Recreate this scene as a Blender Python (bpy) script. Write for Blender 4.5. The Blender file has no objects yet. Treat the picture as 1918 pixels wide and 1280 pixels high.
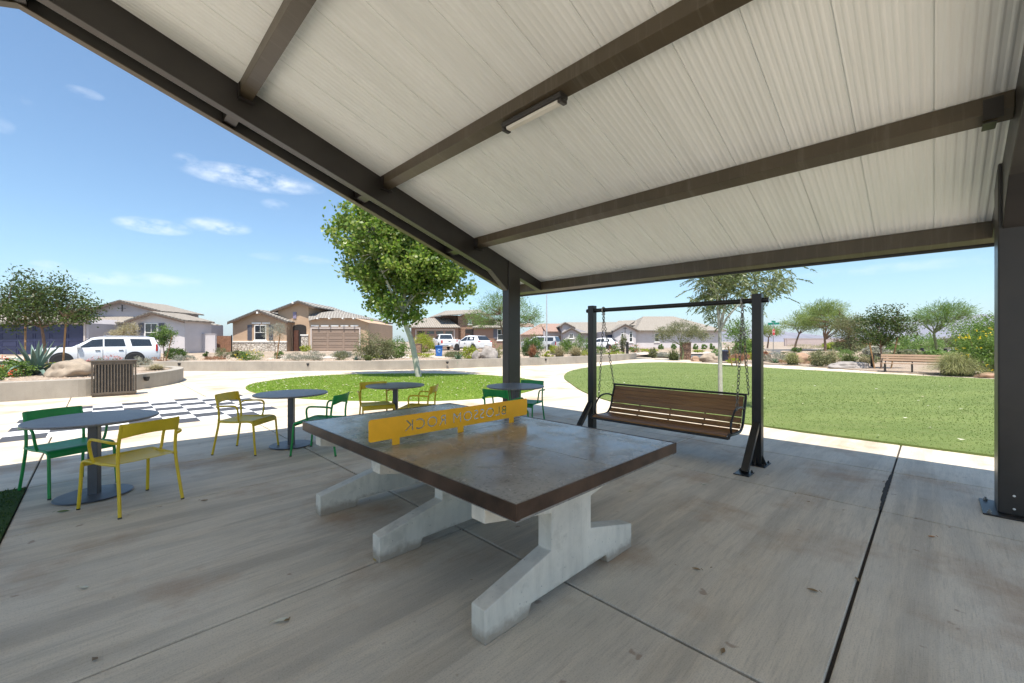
import bpy, bmesh, math, random
import numpy as np
from mathutils import Vector, Matrix, noise
R = math.radians
scene = bpy.context.scene
COL = scene.collection
F, CAMH = 782.0, 1.48

# ------------------------------------------------------------------ camera
cam_data = bpy.data.cameras.new("camera")
cam = bpy.data.objects.new("camera", cam_data)
COL.objects.link(cam)
cam.location = (0, 0, CAMH)
cam.rotation_euler = (R(90), 0, 0)
cam_data.sensor_width = 36
cam_data.lens = F / 1918 * 36
cam_data.clip_start = 0.02
cam_data.clip_end = 9000
scene.camera = cam

# ------------------------------------------------------------------ sky, sun, exposure
SUN_EL = R(69.8)
world = bpy.data.worlds.new("World")
scene.world = world
world.use_nodes = True
wn, wl = world.node_tree.nodes, world.node_tree.links
wn.clear()
w_out = wn.new("ShaderNodeOutputWorld")
w_bg = wn.new("ShaderNodeBackground")
w_bg.inputs["Strength"].default_value = 0.08
sky = wn.new("ShaderNodeTexSky")
sky.sky_type = 'NISHITA'
sky.sun_disc = False
sky.sun_elevation = SUN_EL
sky.sun_rotation = R(180)
sky.altitude = 300
sky.air_density = 1.0
sky.dust_density = 1.0
sky.ozone_density = 1.6
w_tc = wn.new("ShaderNodeTexCoord")
w_noise = wn.new("ShaderNodeTexNoise")
w_map = wn.new("ShaderNodeMapping")
w_map.inputs["Scale"].default_value = (1, 1, 2.2)
wl.new(w_tc.outputs["Generated"], w_map.inputs["Vector"])
wl.new(w_map.outputs[0], w_noise.inputs["Vector"])
w_noise.inputs["Scale"].default_value = 19
w_noise.inputs["Detail"].default_value = 7
w_noise.inputs["Roughness"].default_value = 0.62
prev = None
def wmath(op, a, b=None, clamp=False):
    n = wn.new("ShaderNodeMath"); n.operation = op; n.use_clamp = clamp
    for i, v in enumerate((a, b)):
        if v is None: continue
        if isinstance(v, (int, float)): n.inputs[i].default_value = v
        else: wl.new(v, n.inputs[i])
    return n.outputs[0]
# small fair-weather clouds: direction, half width, half height, density
for (cx, cy, rx, ry, dens) in [(470,335,90,20,.8),(415,328,40,16,.5),(530,345,60,14,.5),(288,424,48,14,.8),(410,424,44,14,.75),
                         (350,300,18,12,.5),(160,174,22,9,.3),(50,188,8,8,.25),(240,522,110,14,.5),(90,495,20,7,.4),
                         (515,383,20,9,.4),(5,235,14,14,.2),(550,485,60,8,.35),(1700,500,150,10,.3)]:
    d = Vector(((cx-959)/F, 1, (640-cy)/F)); L = d.length; d = d / L
    right = Vector((d.y, -d.x, 0)).normalized(); up = right.cross(d)
    def dot(vec):
        n = wn.new("ShaderNodeVectorMath"); n.operation = 'DOT_PRODUCT'
        wl.new(w_tc.outputs["Generated"], n.inputs[0]); n.inputs[1].default_value = vec
        return n.outputs["Value"]
    a = wmath('MULTIPLY', dot(right), F*L/rx*.8); b = wmath('MULTIPLY', wmath('SUBTRACT', dot(up), 0.0), F*L/ry*.9)
    r2 = wmath('ADD', wmath('MULTIPLY', a, a), wmath('MULTIPLY', b, b))
    front = wmath('GREATER_THAN', dot(d), 0.3)
    m = wmath('MULTIPLY', wmath('SUBTRACT', 1.0, r2, True), front)
    m = wmath('MULTIPLY', wmath('POWER', m, .8), dens*.95)
    prev = m if prev is None else wmath('MAXIMUM', prev, m)
nz = wmath('MULTIPLY', wmath('SUBTRACT', w_noise.outputs["Fac"], 0.40), 3.4, True)
cm = wmath('MULTIPLY', prev, nz, True)
w_mix = wn.new("ShaderNodeMix"); w_mix.data_type = 'RGBA'
wl.new(cm, w_mix.inputs[0])
w_tint = wn.new("ShaderNodeMix"); w_tint.data_type = 'RGBA'; w_tint.blend_type = 'MULTIPLY'; w_tint.inputs[0].default_value = 1
w_tint.inputs[7].default_value = (.78, .92, .955, 1)
wl.new(sky.outputs[0], w_tint.inputs[6]); wl.new(w_tint.outputs[2], w_mix.inputs[6])
w_mix.inputs[7].default_value = (6.2, 6.4, 6.7, 1)
wl.new(w_mix.outputs[2], w_bg.inputs["Color"])
wl.new(w_bg.outputs[0], w_out.inputs["Surface"])

sun_data = bpy.data.lights.new("sun", 'SUN')
sun_data.energy = 3.15
sun_data.angle = R(0.5)
sun_data.color = (1.0, 0.95, 0.87)
sun = bpy.data.objects.new("sun", sun_data)
COL.objects.link(sun)
sun.rotation_euler = (R(90) - SUN_EL, 0, R(2))
sun.location = (0, -20, 40)

scene.view_settings.view_transform = 'Standard'
scene.view_settings.look = 'None'
scene.view_settings.exposure = 1.44
scene.view_settings.gamma = 1
scene.cycles.max_bounces = 10
scene.cycles.diffuse_bounces = 6
scene.cycles.glossy_bounces = 4
scene.cycles.transmission_bounces = 4
scene.cycles.transparent_max_bounces = 12
scene.cycles.use_denoising = True

# ------------------------------------------------------------------ helpers
ROT = math.atan2(.7034, .7108)            # the pavilion's own axes: local x = u, local y = v
def uv(u, v, z=0.0):
    return Vector((.7108*u - .7034*v, .7034*u + .7108*v, z))
def ground(px, py, z=0.0):
    D = F*(CAMH - z)/(py - 640)
    return (px-959)/F*D, D
def at(px, D): return (px-959)/F*D
def zz(py, D): return CAMH + (640-py)/F*D

class MB:
    def __init__(s): s.v = []; s.f = []; s.n = 0
    def add(s, vs, fs):
        b = len(s.v); s.v += [tuple(p) for p in vs]; s.f += [tuple(i+b for i in f) for f in fs]; return s
    def box(s, x0, x1, y0, y1, z0, z1):
        vs = [(x0,y0,z0),(x1,y0,z0),(x1,y1,z0),(x0,y1,z0),(x0,y0,z1),(x1,y0,z1),(x1,y1,z1),(x0,y1,z1)]
        return s.add(vs, [(0,3,2,1),(4,5,6,7),(0,1,5,4),(1,2,6,5),(2,3,7,6),(3,0,4,7)])
    def obox(s, c, size, M):
        hx, hy, hz = [q/2 for q in size]; c = Vector(c)
        vs = [c + M @ Vector((x*hx, y*hy, z*hz)) for x, y, z in [(-1,-1,-1),(1,-1,-1),(1,1,-1),(-1,1,-1),(-1,-1,1),(1,-1,1),(1,1,1),(-1,1,1)]]
        return s.add(vs, [(0,3,2,1),(4,5,6,7),(0,1,5,4),(1,2,6,5),(2,3,7,6),(3,0,4,7)])
    def prism(s, poly, lo, hi, axis='y'):
        n = len(poly); vs = []
        for h in (lo, hi):
            for a, b in poly:
                vs.append((a, h, b) if axis == 'y' else ((a, b, h) if axis == 'z' else (h, a, b)))
        fs = [tuple(range(n)), tuple(range(2*n-1, n-1, -1))]
        fs += [(i, n+i, n+(i+1) % n, (i+1) % n) for i in range(n)]
        return s.add(vs, fs)
    def tube(s, pts, r, n=8, closed=False, caps=True, flat=1.0):
        pts = [Vector(p) for p in pts]; m = len(pts)
        rs = r if isinstance(r, (list, tuple)) else [r]*m
        base = len(s.v); prevx = None; vs = []
        for i, p in enumerate(pts):
            if closed: t = pts[(i+1) % m] - pts[i-1]
            else: t = pts[min(i+1, m-1)] - pts[max(i-1, 0)]
            t = t.normalized() if t.length > 1e-9 else Vector((0,0,1))
            if prevx is None:
                x = t.orthogonal().normalized()
            else:
                x = prevx - t*prevx.dot(t)
                x = x.normalized() if x.length > 1e-6 else t.orthogonal().normalized()
            prevx = x; y = t.cross(x)
            for k in range(n):
                a = 2*math.pi*k/n
                vs.append(p + x*(math.cos(a)*rs[i]*flat) + y*(math.sin(a)*rs[i]))
        fs = []
        for i in range(m if closed else m-1):
            j = (i+1) % m
            for k in range(n):
                l = (k+1) % n
                fs.append((i*n+k, i*n+l, j*n+l, j*n+k))
        if caps and not closed:
            fs.append(tuple(range(n-1, -1, -1))); fs.append(tuple((m-1)*n+k for k in range(n)))
        return s.add(vs, fs)
    def lathe(s, prof, n=32, c=(0, 0)):
        vs = []; m = len(prof)
        for r, z in prof:
            for k in range(n):
                a = 2*math.pi*k/n; vs.append((c[0]+r*math.cos(a), c[1]+r*math.sin(a), z))
        fs = []
        for i in range(m-1):
            for k in range(n):
                l = (k+1) % n; fs.append((i*n+k, i*n+l, (i+1)*n+l, (i+1)*n+k))
        fs.append(tuple(range(n-1, -1, -1))); fs.append(tuple((m-1)*n+k for k in range(n)))
        return s.add(vs, fs)
    def build(s, name, m=None, parent=None, smooth=False, bevel=0, seg=2, auto=None):
        me = bpy.data.meshes.new(name)
        me.from_pydata([tuple(p) for p in s.v], [], s.f)
        bm = bmesh.new(); bm.from_mesh(me)
        bmesh.ops.recalc_face_normals(bm, faces=bm.faces)
        if bevel:
            es = [e for e in bm.edges if len(e.link_faces) == 2 and e.calc_face_angle(0) > R(25)]
            bmesh.ops.bevel(bm, geom=es, offset=bevel, segments=seg, affect='EDGES', profile=.5, clamp_overlap=True)
        if smooth:
            for f in bm.faces: f.smooth = True
            for e in bm.edges:
                if len(e.link_faces) == 2 and e.calc_face_angle(0) > (auto or R(42)): e.smooth = False
        bm.to_mesh(me); bm.free()
        o = bpy.data.objects.new(name, me); COL.objects.link(o)
        if m: me.materials.append(m)
        if parent: o.parent = parent
        return o

def fast_mesh(name, verts, faces_n, m, parent=None, smooth=False):
    """verts: (N,3) array; faces: every faces_n vertices make one face"""
    verts = np.asarray(verts, dtype=np.float32); N = len(verts); nf = N//faces_n
    me = bpy.data.meshes.new(name)
    me.vertices.add(N); me.vertices.foreach_set("co", verts.ravel())
    me.loops.add(N); me.loops.foreach_set("vertex_index", np.arange(N, dtype=np.int32))
    me.polygons.add(nf); me.polygons.foreach_set("loop_start", np.arange(0, N, faces_n, dtype=np.int32))
    me.update(calc_edges=True)
    if smooth: me.polygons.foreach_set("use_smooth", [True]*nf)
    me.materials.append(m)
    o = bpy.data.objects.new(name, me); COL.objects.link(o)
    if parent: o.parent = parent
    return o

def tag(o, label=None, cat=None, group=None, kind=None):
    if label: o['label'] = label
    if cat: o['category'] = cat
    if group: o['group'] = group
    if kind: o['kind'] = kind
    return o
def thing(name, label, cat, loc=(0, 0, 0), rz=0.0, group=None):
    o = bpy.data.objects.new(name, None); COL.objects.link(o)
    o.location = loc; o.rotation_euler = (0, 0, rz); o.empty_display_size = .2
    return tag(o, label, cat, group)
def kids(o): return [c for c in bpy.data.objects if c.parent == o]
def copy_tree(o, parent=None):
    c = o.copy(); COL.objects.link(c); c.parent = parent
    for ch in kids(o): copy_tree(ch, c)
    return c
def structure(o): o['kind'] = 'structure'; return o

# ------------------------------------------------------------------ materials
MATS = {}
def new_mat(name):
    m = bpy.data.materials.new(name); m.use_nodes = True
    nt = m.node_tree; b = nt.nodes["Principled BSDF"]
    return m, nt, b
def N(nt, t, **kw):
    n = nt.nodes.new(t)
    for k, v in kw.items(): setattr(n, k, v)
    return n
def ramp(nt, src, stops):
    n = N(nt, "ShaderNodeValToRGB"); nt.links.new(src, n.inputs[0])
    e = n.color_ramp.elements
    while len(e) < len(stops): e.new(0.5)
    for i, (p, c) in enumerate(stops):
        e[i].position = p; e[i].color = (c[0], c[1], c[2], 1) if not isinstance(c, (int, float)) else (c, c, c, 1)
    return n.outputs[0]
def noise_tex(nt, scale, detail=4, rough=.55, vec=None, stretch=None, coord="Object"):
    tc = N(nt, "ShaderNodeTexCoord"); v = tc.outputs[coord]
    if stretch:
        mp = N(nt, "ShaderNodeMapping"); mp.inputs["Scale"].default_value = stretch
        nt.links.new(v, mp.inputs["Vector"]); v = mp.outputs[0]
    n = N(nt, "ShaderNodeTexNoise"); n.inputs["Scale"].default_value = scale
    n.inputs["Detail"].default_value = detail; n.inputs["Roughness"].default_value = rough
    nt.links.new(v, n.inputs["Vector"])
    return n.outputs["Fac"]
def mixc(nt, fac, a, b, mode='MIX'):
    n = N(nt, "ShaderNodeMix", data_type='RGBA', blend_type=mode)
    for i, v in ((0, fac), (6, a), (7, b)):
        if isinstance(v, (int, float)): n.inputs[i].default_value = v
        elif isinstance(v, (tuple, list)): n.inputs[i].default_value = (*v[:3], 1)
        else: nt.links.new(v, n.inputs[i])
    return n.outputs[2]
def fmath(nt, op, a, b=0.0, clamp=False):
    n = N(nt, "ShaderNodeMath", operation=op, use_clamp=clamp)
    for i, v in ((0, a), (1, b)):
        if isinstance(v, (int, float)): n.inputs[i].default_value = v
        else: nt.links.new(v, n.inputs[i])
    return n.outputs[0]
def bump(nt, b, h, strength=.3, dist=.01):
    n = N(nt, "ShaderNodeBump"); n.inputs["Strength"].default_value = strength; n.inputs["Distance"].default_value = dist
    nt.links.new(h, n.inputs["Height"]); nt.links.new(n.outputs[0], b.inputs["Normal"])
def simple(name, col, rough=.5, metal=0.0, var=.15, scale=6.0, bmp=0.0, bscale=60, spec=None, coat=0.0, stretch=None):
    if name in MATS: return MATS[name]
    m, nt, b = new_mat(name)
    f = noise_tex(nt, scale, 5, .6, stretch=stretch)
    lo = tuple(c*(1-var) for c in col); hi = tuple(min(1, c*(1+var)) for c in col)
    nt.links.new(ramp(nt, f, [(.3, lo), (.7, hi)]), b.inputs["Base Color"])
    r = fmath(nt, 'ADD', fmath(nt, 'MULTIPLY', fmath(nt, 'SUBTRACT', f, .5), .6*rough+.1), rough, True)
    nt.links.new(r, b.inputs["Roughness"])
    b.inputs["Metallic"].default_value = metal
    if spec is not None: b.inputs["Specular IOR Level"].default_value = spec
    if coat: b.inputs["Coat Weight"].default_value = coat; b.inputs["Coat Roughness"].default_value = .08
    if bmp: bump(nt, b, noise_tex(nt, bscale, 3, .6), bmp, .004)
    MATS[name] = m
    return m
def leaf_mat(name, cols, trans=.35, rough=.5, zvar=None):
    if name in MATS: return MATS[name]
    m, nt, b = new_mat(name)
    g = N(nt, "ShaderNodeNewGeometry")
    st = [(i/(max(1, len(cols)-1)), c) for i, c in enumerate(cols)]
    c = ramp(nt, g.outputs["Random Per Island"], st)
    nt.links.new(c, b.inputs["Base Color"])
    b.inputs["Roughness"].default_value = rough
    b.inputs["Specular IOR Level"].default_value = .35
    tr = N(nt, "ShaderNodeBsdfTranslucent"); mx = N(nt, "ShaderNodeMixShader")
    hs = N(nt, "ShaderNodeHueSaturation"); hs.inputs["Value"].default_value = 1.5; hs.inputs["Saturation"].default_value = 1.1
    nt.links.new(c, hs.inputs["Color"]); nt.links.new(hs.outputs[0], tr.inputs["Color"])
    mx.inputs[0].default_value = trans
    nt.links.new(b.outputs[0], mx.inputs[1]); nt.links.new(tr.outputs[0], mx.inputs[2])
    out = [n for n in nt.nodes if n.type == 'OUTPUT_MATERIAL'][0]
    nt.links.new(mx.outputs[0], out.inputs["Surface"])
    MATS[name] = m
    return m

# concrete of the plaza: broom streaks along u, per-slab tone, brown stains
def concrete_slab():
    m, nt, b = new_mat("plaza_concrete")
    g = N(nt, "ShaderNodeNewGeometry")
    band = noise_tex(nt, 1.0, 2, .4, stretch=(.10, 2.6, 1))
    s1 = noise_tex(nt, 1.0, 4, .55, stretch=(.8, 6.0, 1))
    s2 = noise_tex(nt, 1.0, 4, .7, stretch=(3.0, 34, 1))
    broom = noise_tex(nt, 1.0, 3, .7, stretch=(5, 190, 1))
    blot = noise_tex(nt, .5, 5, .6)
    stain = noise_tex(nt, .9, 7, .62)
    sp2 = noise_tex(nt, 6.5, 3, .5)
    grit = noise_tex(nt, 120, 2, .6)
    base = ramp(nt, g.outputs["Random Per Island"], [(0, (0.580, 0.508, 0.421)), (.5, (0.650, 0.571, 0.475)), (1, (0.615, 0.531, 0.432))])
    c = mixc(nt, ramp(nt, s1, [(.40, .62), (.58, 0.0)]), base, (0.383, 0.345, 0.297))
    c = mixc(nt, ramp(nt, band, [(.47, 0.0), (.49, .38)]), c, (0.696, 0.633, 0.551))
    c = mixc(nt, ramp(nt, band, [(.40, .38), (.415, 0.0)]), c, (0.394, 0.345, 0.292))
    c = mixc(nt, ramp(nt, s2, [(.36, .36), (.48, 0.0)]), c, (0.348, 0.305, 0.259))
    c = mixc(nt, ramp(nt, s2, [(.60, 0.0), (.74, .3)]), c, (0.766, 0.712, 0.637))
    c = mixc(nt, ramp(nt, blot, [(.48, 0.0), (.66, .5)]), c, (0.719, 0.655, 0.572))
    c = mixc(nt, ramp(nt, broom, [(.34, .26), (.50, 0.0)]), c, (0.290, 0.249, 0.205))
    c = mixc(nt, ramp(nt, stain, [(.52, 0.0), (.66, .7)]), c, (0.383, 0.249, 0.157))
    c = mixc(nt, ramp(nt, sp2, [(.70, 0.0), (.74, .6)]), c, (0.244, 0.147, 0.097))
    c = mixc(nt, ramp(nt, grit, [(.34, .28), (.48, 0.0)]), c, (0.209, 0.186, 0.162))
    c = mixc(nt, 1.0, c, (1.0, .965, .89), 'MULTIPLY')
    nt.links.new(c, b.inputs["Base Color"])
    nt.links.new(ramp(nt, blot, [(.35, .8), (.7, .5)]), b.inputs["Roughness"])
    h = fmath(nt, 'ADD', fmath(nt, 'MULTIPLY', broom, 1.0), fmath(nt, 'MULTIPLY', grit, .7))
    bump(nt, b, h, .5, .004)
    return m
M_PLAZA = concrete_slab()
def cast_concrete(name, col, dark=.62, scale=1.5, pits=True, rough=.75, dirt=False):
    m, nt, b = new_mat(name)
    n1 = noise_tex(nt, scale, 6, .62); n2 = noise_tex(nt, scale*14, 3, .6); n3 = noise_tex(nt, 1, 5, .7, stretch=(6, 6, .8))
    c = ramp(nt, n1, [(.3, tuple(q*.8 for q in col)), (.7, tuple(min(1, q*1.12) for q in col))])
    c = mixc(nt, ramp(nt, n3, [(.5, 0.0), (.75, .45)]), c, tuple(q*dark for q in col))
    vo = N(nt, "ShaderNodeTexVoronoi"); vo.inputs["Scale"].default_value = 34
    tc = N(nt, "ShaderNodeTexCoord"); nt.links.new(tc.outputs["Object"], vo.inputs["Vector"])
    pit = ramp(nt, vo.outputs["Distance"], [(.06, 1.0), (.13, 0.0)])
    if pits:
        pit = fmath(nt, 'MULTIPLY', pit, ramp(nt, n2, [(.5, 0.0), (.6, 1.0)]))
        c = mixc(nt, pit, c, tuple(q*.16 for q in col))
    if dirt:
        sz = N(nt, "ShaderNodeSeparateXYZ"); nt.links.new(tc.outputs["Object"], sz.inputs[0])
        k = fmath(nt, 'SUBTRACT', fmath(nt, 'MULTIPLY', noise_tex(nt, 9, 4, .6), .16), sz.outputs[2])
        c = mixc(nt, ramp(nt, k, [(.0, 0.0), (.05, .7)]), c, (.30, .22, .15))
        c = mixc(nt, ramp(nt, noise_tex(nt, 4, 6, .65), [(.56, 0.0), (.66, .4)]), c, (.38, .34, .27))
    nt.links.new(c, b.inputs["Base Color"]); b.inputs["Roughness"].default_value = rough
    h = fmath(nt, 'SUBTRACT', n2, fmath(nt, 'MULTIPLY', pit, 2.0))
    bump(nt, b, h, .3, .004)
    return m
M_WALL = cast_concrete("wall_concrete", (.34, .30, .25), .7, 1.2)
M_WALLTOP = M_WALL
M_LEG = cast_concrete("leg_concrete", (.76, .69, .575), .5, 2.6, dirt=True)
def table_top():
    m, nt, b = new_mat("tabletop_concrete")
    n1 = noise_tex(nt, 1.3, 6, .62); n2 = noise_tex(nt, 5, 5, .65); n3 = noise_tex(nt, 60, 3, .6); n4 = noise_tex(nt, 2.2, 6, .7, stretch=(1, 2.2, 1))
    c = ramp(nt, n1, [(.3, (.17, .145, .12)), (.5, (.27, .245, .22)), (.7, (.36, .345, .32))])
    c = mixc(nt, ramp(nt, n2, [(.55, 0.0), (.7, .45)]), c, (.13, .11, .09))
    c = mixc(nt, ramp(nt, n4, [(.62, 0.0), (.68, .5)]), c, (.46, .45, .43))
    c = mixc(nt, ramp(nt, n3, [(.34, .5), (.46, 0.0)]), c, (.09, .08, .07))
    nt.links.new(c, b.inputs["Base Color"])
    nt.links.new(ramp(nt, n2, [(.35, .14), (.68, .34)]), b.inputs["Roughness"])
    bump(nt, b, n1, .15, .004)
    return m
M_TOP = table_top()
M_STEEL = simple("bronze_steel", (.026, .0225, .020), .38, 0.0, .25, 3, .05, 40)
def purlin_steel():
    m, nt, b = new_mat("purlin_steel")
    n1 = noise_tex(nt, 2.0, 5, .6)
    n2 = noise_tex(nt, 1, 4, .7, stretch=(1, 16, 1.2))
    c = ramp(nt, n1, [(.3, (.06, .048, .03)), (.7, (.09, .07, .044))])
    c = mixc(nt, ramp(nt, n2, [(.52, 0.0), (.75, .6)]), c, (.15, .13, .1))
    nt.links.new(c, b.inputs["Base Color"]); b.inputs["Roughness"].default_value = .38
    return m
M_PURLIN = purlin_steel()
M_BLACK = simple("black_steel", (.014, .013, .013), .34, 0, .25, 5)
M_RUST = simple("rusted_edge_steel", (.06, .034, .022), .36, .3, .6, 5, .15, 30)
def ceiling():
    m, nt, b = new_mat("roof_sheet")
    n1 = noise_tex(nt, 1, 4, .6, stretch=(.25, 3.2, 1)); n2 = noise_tex(nt, 1, 5, .7, stretch=(.6, 14, 1))
    c = ramp(nt, n1, [(.3, (.80, .825, .815)), (.7, (.88, .905, .895))])
    c = mixc(nt, ramp(nt, n2, [(.42, .16), (.56, 0.0)]), c, (.66, .665, .62))
    nt.links.new(c, b.inputs["Base Color"]); b.inputs["Roughness"].default_value = .42
    return m
M_CEIL = ceiling()
M_YELLOW = simple("yellow_powdercoat", (.66, .47, .02), .42, 0, .08, 8, .05, 80)
M_GREEN = simple("green_powdercoat", (.015, .26, .06), .4, 0, .1, 8, .05, 80)
M_NET = simple("amber_painted_steel", (.95, .45, .01), .45, 0, .06, 9)
def grey_table():
    m, nt, b = new_mat("grey_tabletop")
    n1 = noise_tex(nt, 5, 5, .6); n2 = noise_tex(nt, 60, 3, .7)
    c = ramp(nt, n1, [(.3, (.175, .165, .17)), (.7, (.235, .225, .225))])
    c = mixc(nt, ramp(nt, n2, [(.35, .5), (.5, 0.0)]), c, (.07, .07, .08))
    nt.links.new(c, b.inputs["Base Color"]); b.inputs["Roughness"].default_value = .4
    return m
M_GTAB = grey_table()
M_GMET = simple("grey_table_metal", (.09, .093, .105), .42, .2, .12, 10)
def wood(name, a, bcol, rough=.5):
    m, nt, b = new_mat(name)
    n1 = noise_tex(nt, 1, 6, .65, stretch=(30, 1.6, 30)); g = N(nt, "ShaderNodeNewGeometry")
    c = ramp(nt, n1, [(.3, a), (.7, bcol)])
    hs = N(nt, "ShaderNodeHueSaturation"); nt.links.new(c, hs.inputs["Color"])
    nt.links.new(fmath(nt, 'ADD', fmath(nt, 'MULTIPLY', g.outputs["Random Per Island"], .4), .8), hs.inputs["Value"])
    nt.links.new(hs.outputs[0], b.inputs["Base Color"]); b.inputs["Roughness"].default_value = rough
    bump(nt, b, n1, .3, .003)
    return m
M_WOOD = wood("brown_slats", (.17, .075, .025), (.34, .165, .055), .42)
M_WOOD2 = wood("weathered_slats", (.22, .135, .08), (.34, .22, .14), .6)
M_GALV = simple("galvanised_steel", (.35, .34, .32), .4, .9, .25, 40)
M_DUST = simple("desert_gravel", (.30, .235, .175), .95, 0, .3, 1.6, .8, 30)
M_GRAVEL = simple("bed_gravel", (.30, .23, .17), .95, 0, .35, 5, 1.0, 45)
M_ROAD = simple("asphalt", (.10, .098, .095), .9, 0, .18, 1.5, .4, 90)
M_DRIVE = simple("driveway_concrete", (.45, .38, .32), .85, 0, .12, 1.2, .2, 40)
def lawn_mat(name, dark, light, dry):
    m, nt, b = new_mat(name)
    n0 = noise_tex(nt, 1, 4, .6, stretch=(.25, 1.1, 1)); n1 = noise_tex(nt, 3, 6, .7); n2 = noise_tex(nt, 70, 4, .8)
    c = ramp(nt, n0, [(.35, dark), (.65, light)])
    c = mixc(nt, ramp(nt, n1, [(.50, 0.0), (.72, .45)]), c, dry)
    c = mixc(nt, ramp(nt, n2, [(.35, .14), (.55, 0.0)]), c, tuple(q*.55 for q in dark))
    nt.links.new(c, b.inputs["Base Color"]); b.inputs["Roughness"].default_value = .9
    b.inputs["Specular IOR Level"].default_value = .15
    bump(nt, b, fmath(nt, 'ADD', n2, n1), .45, .02)
    return m
M_LAWN = lawn_mat("lawn_turf", (.115, .155, .045), (.155, .195, .06), (.20, .21, .085))
M_LAWN1 = lawn_mat("island_turf", (.13, .20, .025), (.18, .26, .04), (.27, .29, .08))
M_GLASS = simple("dark_window_glass", (.02, .025, .03), .06, 0, .1, 3, spec=.9)
M_WHITE = simple("white_trim", (.78, .76, .72), .6, 0, .04, 4)
M_CARW = simple("white_car_paint", (.74, .75, .77), .25, 0, .03, 2, coat=.8)
M_CARPL = simple("black_car_plastic", (.018, .018, .02), .5, 0, .1, 10)
M_TYRE = simple("tyre_rubber", (.02, .02, .02), .8, 0, .15, 20)
M_RIM = simple("alloy_rim", (.5, .5, .52), .3, .8, .08, 20)
M_RED = simple("red_lamp", (.45, .02, .015), .2, 0, .1, 20)

# ================================================================== SETTING
def sheet(name, pts, z, mat, thick=0.0, kind='structure', bevel=0):
    mb = MB()
    if thick: mb.prism([(p[0], p[1]) for p in pts], z-thick, z, 'z')
    else: mb.add([(p[0], p[1], z) for p in pts], [tuple(range(len(pts)))])
    o = mb.build(name, mat, bevel=bevel)
    if kind: o['kind'] = kind
    return o
def smooth_closed(pts, sub=6):
    out = []; n = len(pts)
    for i in range(n):
        p0, p1, p2, p3 = [Vector(pts[(i+k) % n]) for k in (-1, 0, 1, 2)]
        for t in range(sub):
            t /= sub
            out.append(tuple(.5*((2*p1)+(p2-p0)*t+(2*p0-5*p1+4*p2-p3)*t*t+(3*p1-p0-3*p2+p3)*t**3)))
    return out
def smooth_open(pts, sub=6):
    out = []; n = len(pts)
    P = [Vector(p) for p in pts]; P = [P[0]*2-P[1]] + P + [P[-1]*2-P[-2]]
    for i in range(1, n):
        p0, p1, p2, p3 = P[i-1:i+3]
        for t in range(sub):
            t /= sub
            out.append(tuple(.5*((2*p1)+(p2-p0)*t+(2*p0-5*p1+4*p2-p3)*t*t+(3*p1-p0-3*p2+p3)*t**3)))
    out.append(tuple(P[-2]))
    return out

# ground: one sheet reaching the horizon; house lots stand on a low terrace
def hground(x, y):
    ys_ = np.interp(x, [-90, -60, -27, -12, 2, 10, 20, 26, 31, 120], [29, 30, 32, 36.5, 38.5, 43, 51, 51, 38, 38])
    t = min(1, max(0, (y-ys_)/4.0)); t = t*t*(3-2*t)
    return float(-.16 + .62*t)
xs = [-4000, -1500, -600, -250, -120, -70] + [q*1.5 for q in range(-40, 41)] + [70, 120, 250, 600, 1500, 4000]
ys = [-3000, -800, -200, -60, -20, 0, 12, 20, 26] + [28+q*.75 for q in range(40)] + [58.5, 62, 70, 80, 120, 200, 400, 900, 2000, 5000]
mb = MB(); vs = [(x, y, hground(x, y)) for y in ys for x in xs]; nx = len(xs)
mb.add(vs, [(j*nx+i, j*nx+i+1, (j+1)*nx+i+1, (j+1)*nx+i) for j in range(len(ys)-1) for i in range(nx-1)])
structure(mb.build("ground", M_DUST, smooth=True))

# plaza: separate slabs with open joints
ub = [-13, -10.6, -8.2, -5.7, -3.1, -.52, 2.04, 4.86, 6.38, 8.14, 10.9, 13.6, 16.4, 19.2, 22, 24.8, 27.6, 30.4, 33.2, 36, 39]
vb = [-14, -11.6, -9.2, -6.8, -4.4, -2.0, .33, 2.63, 4.93, 6.45, 9.28, 12.2, 14.8, 17.4, 20, 22.6, 25.2, 27.8, 30.4, 33]
mb = MB()
def inside(u, v):
    if u > 29.6 and v < 12: return False
    p = uv(u, v)
    if p.y > 34.5 and p.x < 12: return False
    if p.y > 44: return False
    if p.x > 12 and v < 9 and u > 24.5: return True
    if p.y > 25 + max(0, p.x)*1.1 + 1.0 and p.x < 10.8: return False
    if p.x < -28: return False
    return True
for i in range(len(ub)-1):
    for j in range(len(vb)-1):
        uc, vc = (ub[i]+ub[i+1])/2, (vb[j]+vb[j+1])/2
        if inside(uc, vc):
            g = .007
            if ub[i] > -.6 and ub[i+1] < 5 and vb[j] > 4.9 and vb[j+1] < 6.5: g = .005
            g0 = .009 if abs(vb[j]-.33) < .01 else g; g1 = .009 if abs(vb[j+1]-.33) < .01 else g
            gu = .011 if ub[i+1] > 4 and ub[i] < 9 else .008; mb.box(ub[i]+gu, ub[i+1]-gu, vb[j]+g0, vb[j+1]-g1, -.12, 0)
pl = structure(mb.build("plaza", M_PLAZA, bevel=.005, seg=1)); pl.rotation_euler.z = ROT
M_JOINT = simple("joint_filler", (.035, .028, .022), .95, 0, .3, 12)
mb = MB(); mb.box(-13.2, 39.2, -14.2, 33.2, -.118, -.02)
mbj = MB(); mbj.box(-13, 8.6, -13.9, 12, -.11, -.018)
jo = structure(mbj.build("plaza_joint_filler", M_JOINT)); jo.rotation_euler.z = ROT
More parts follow.
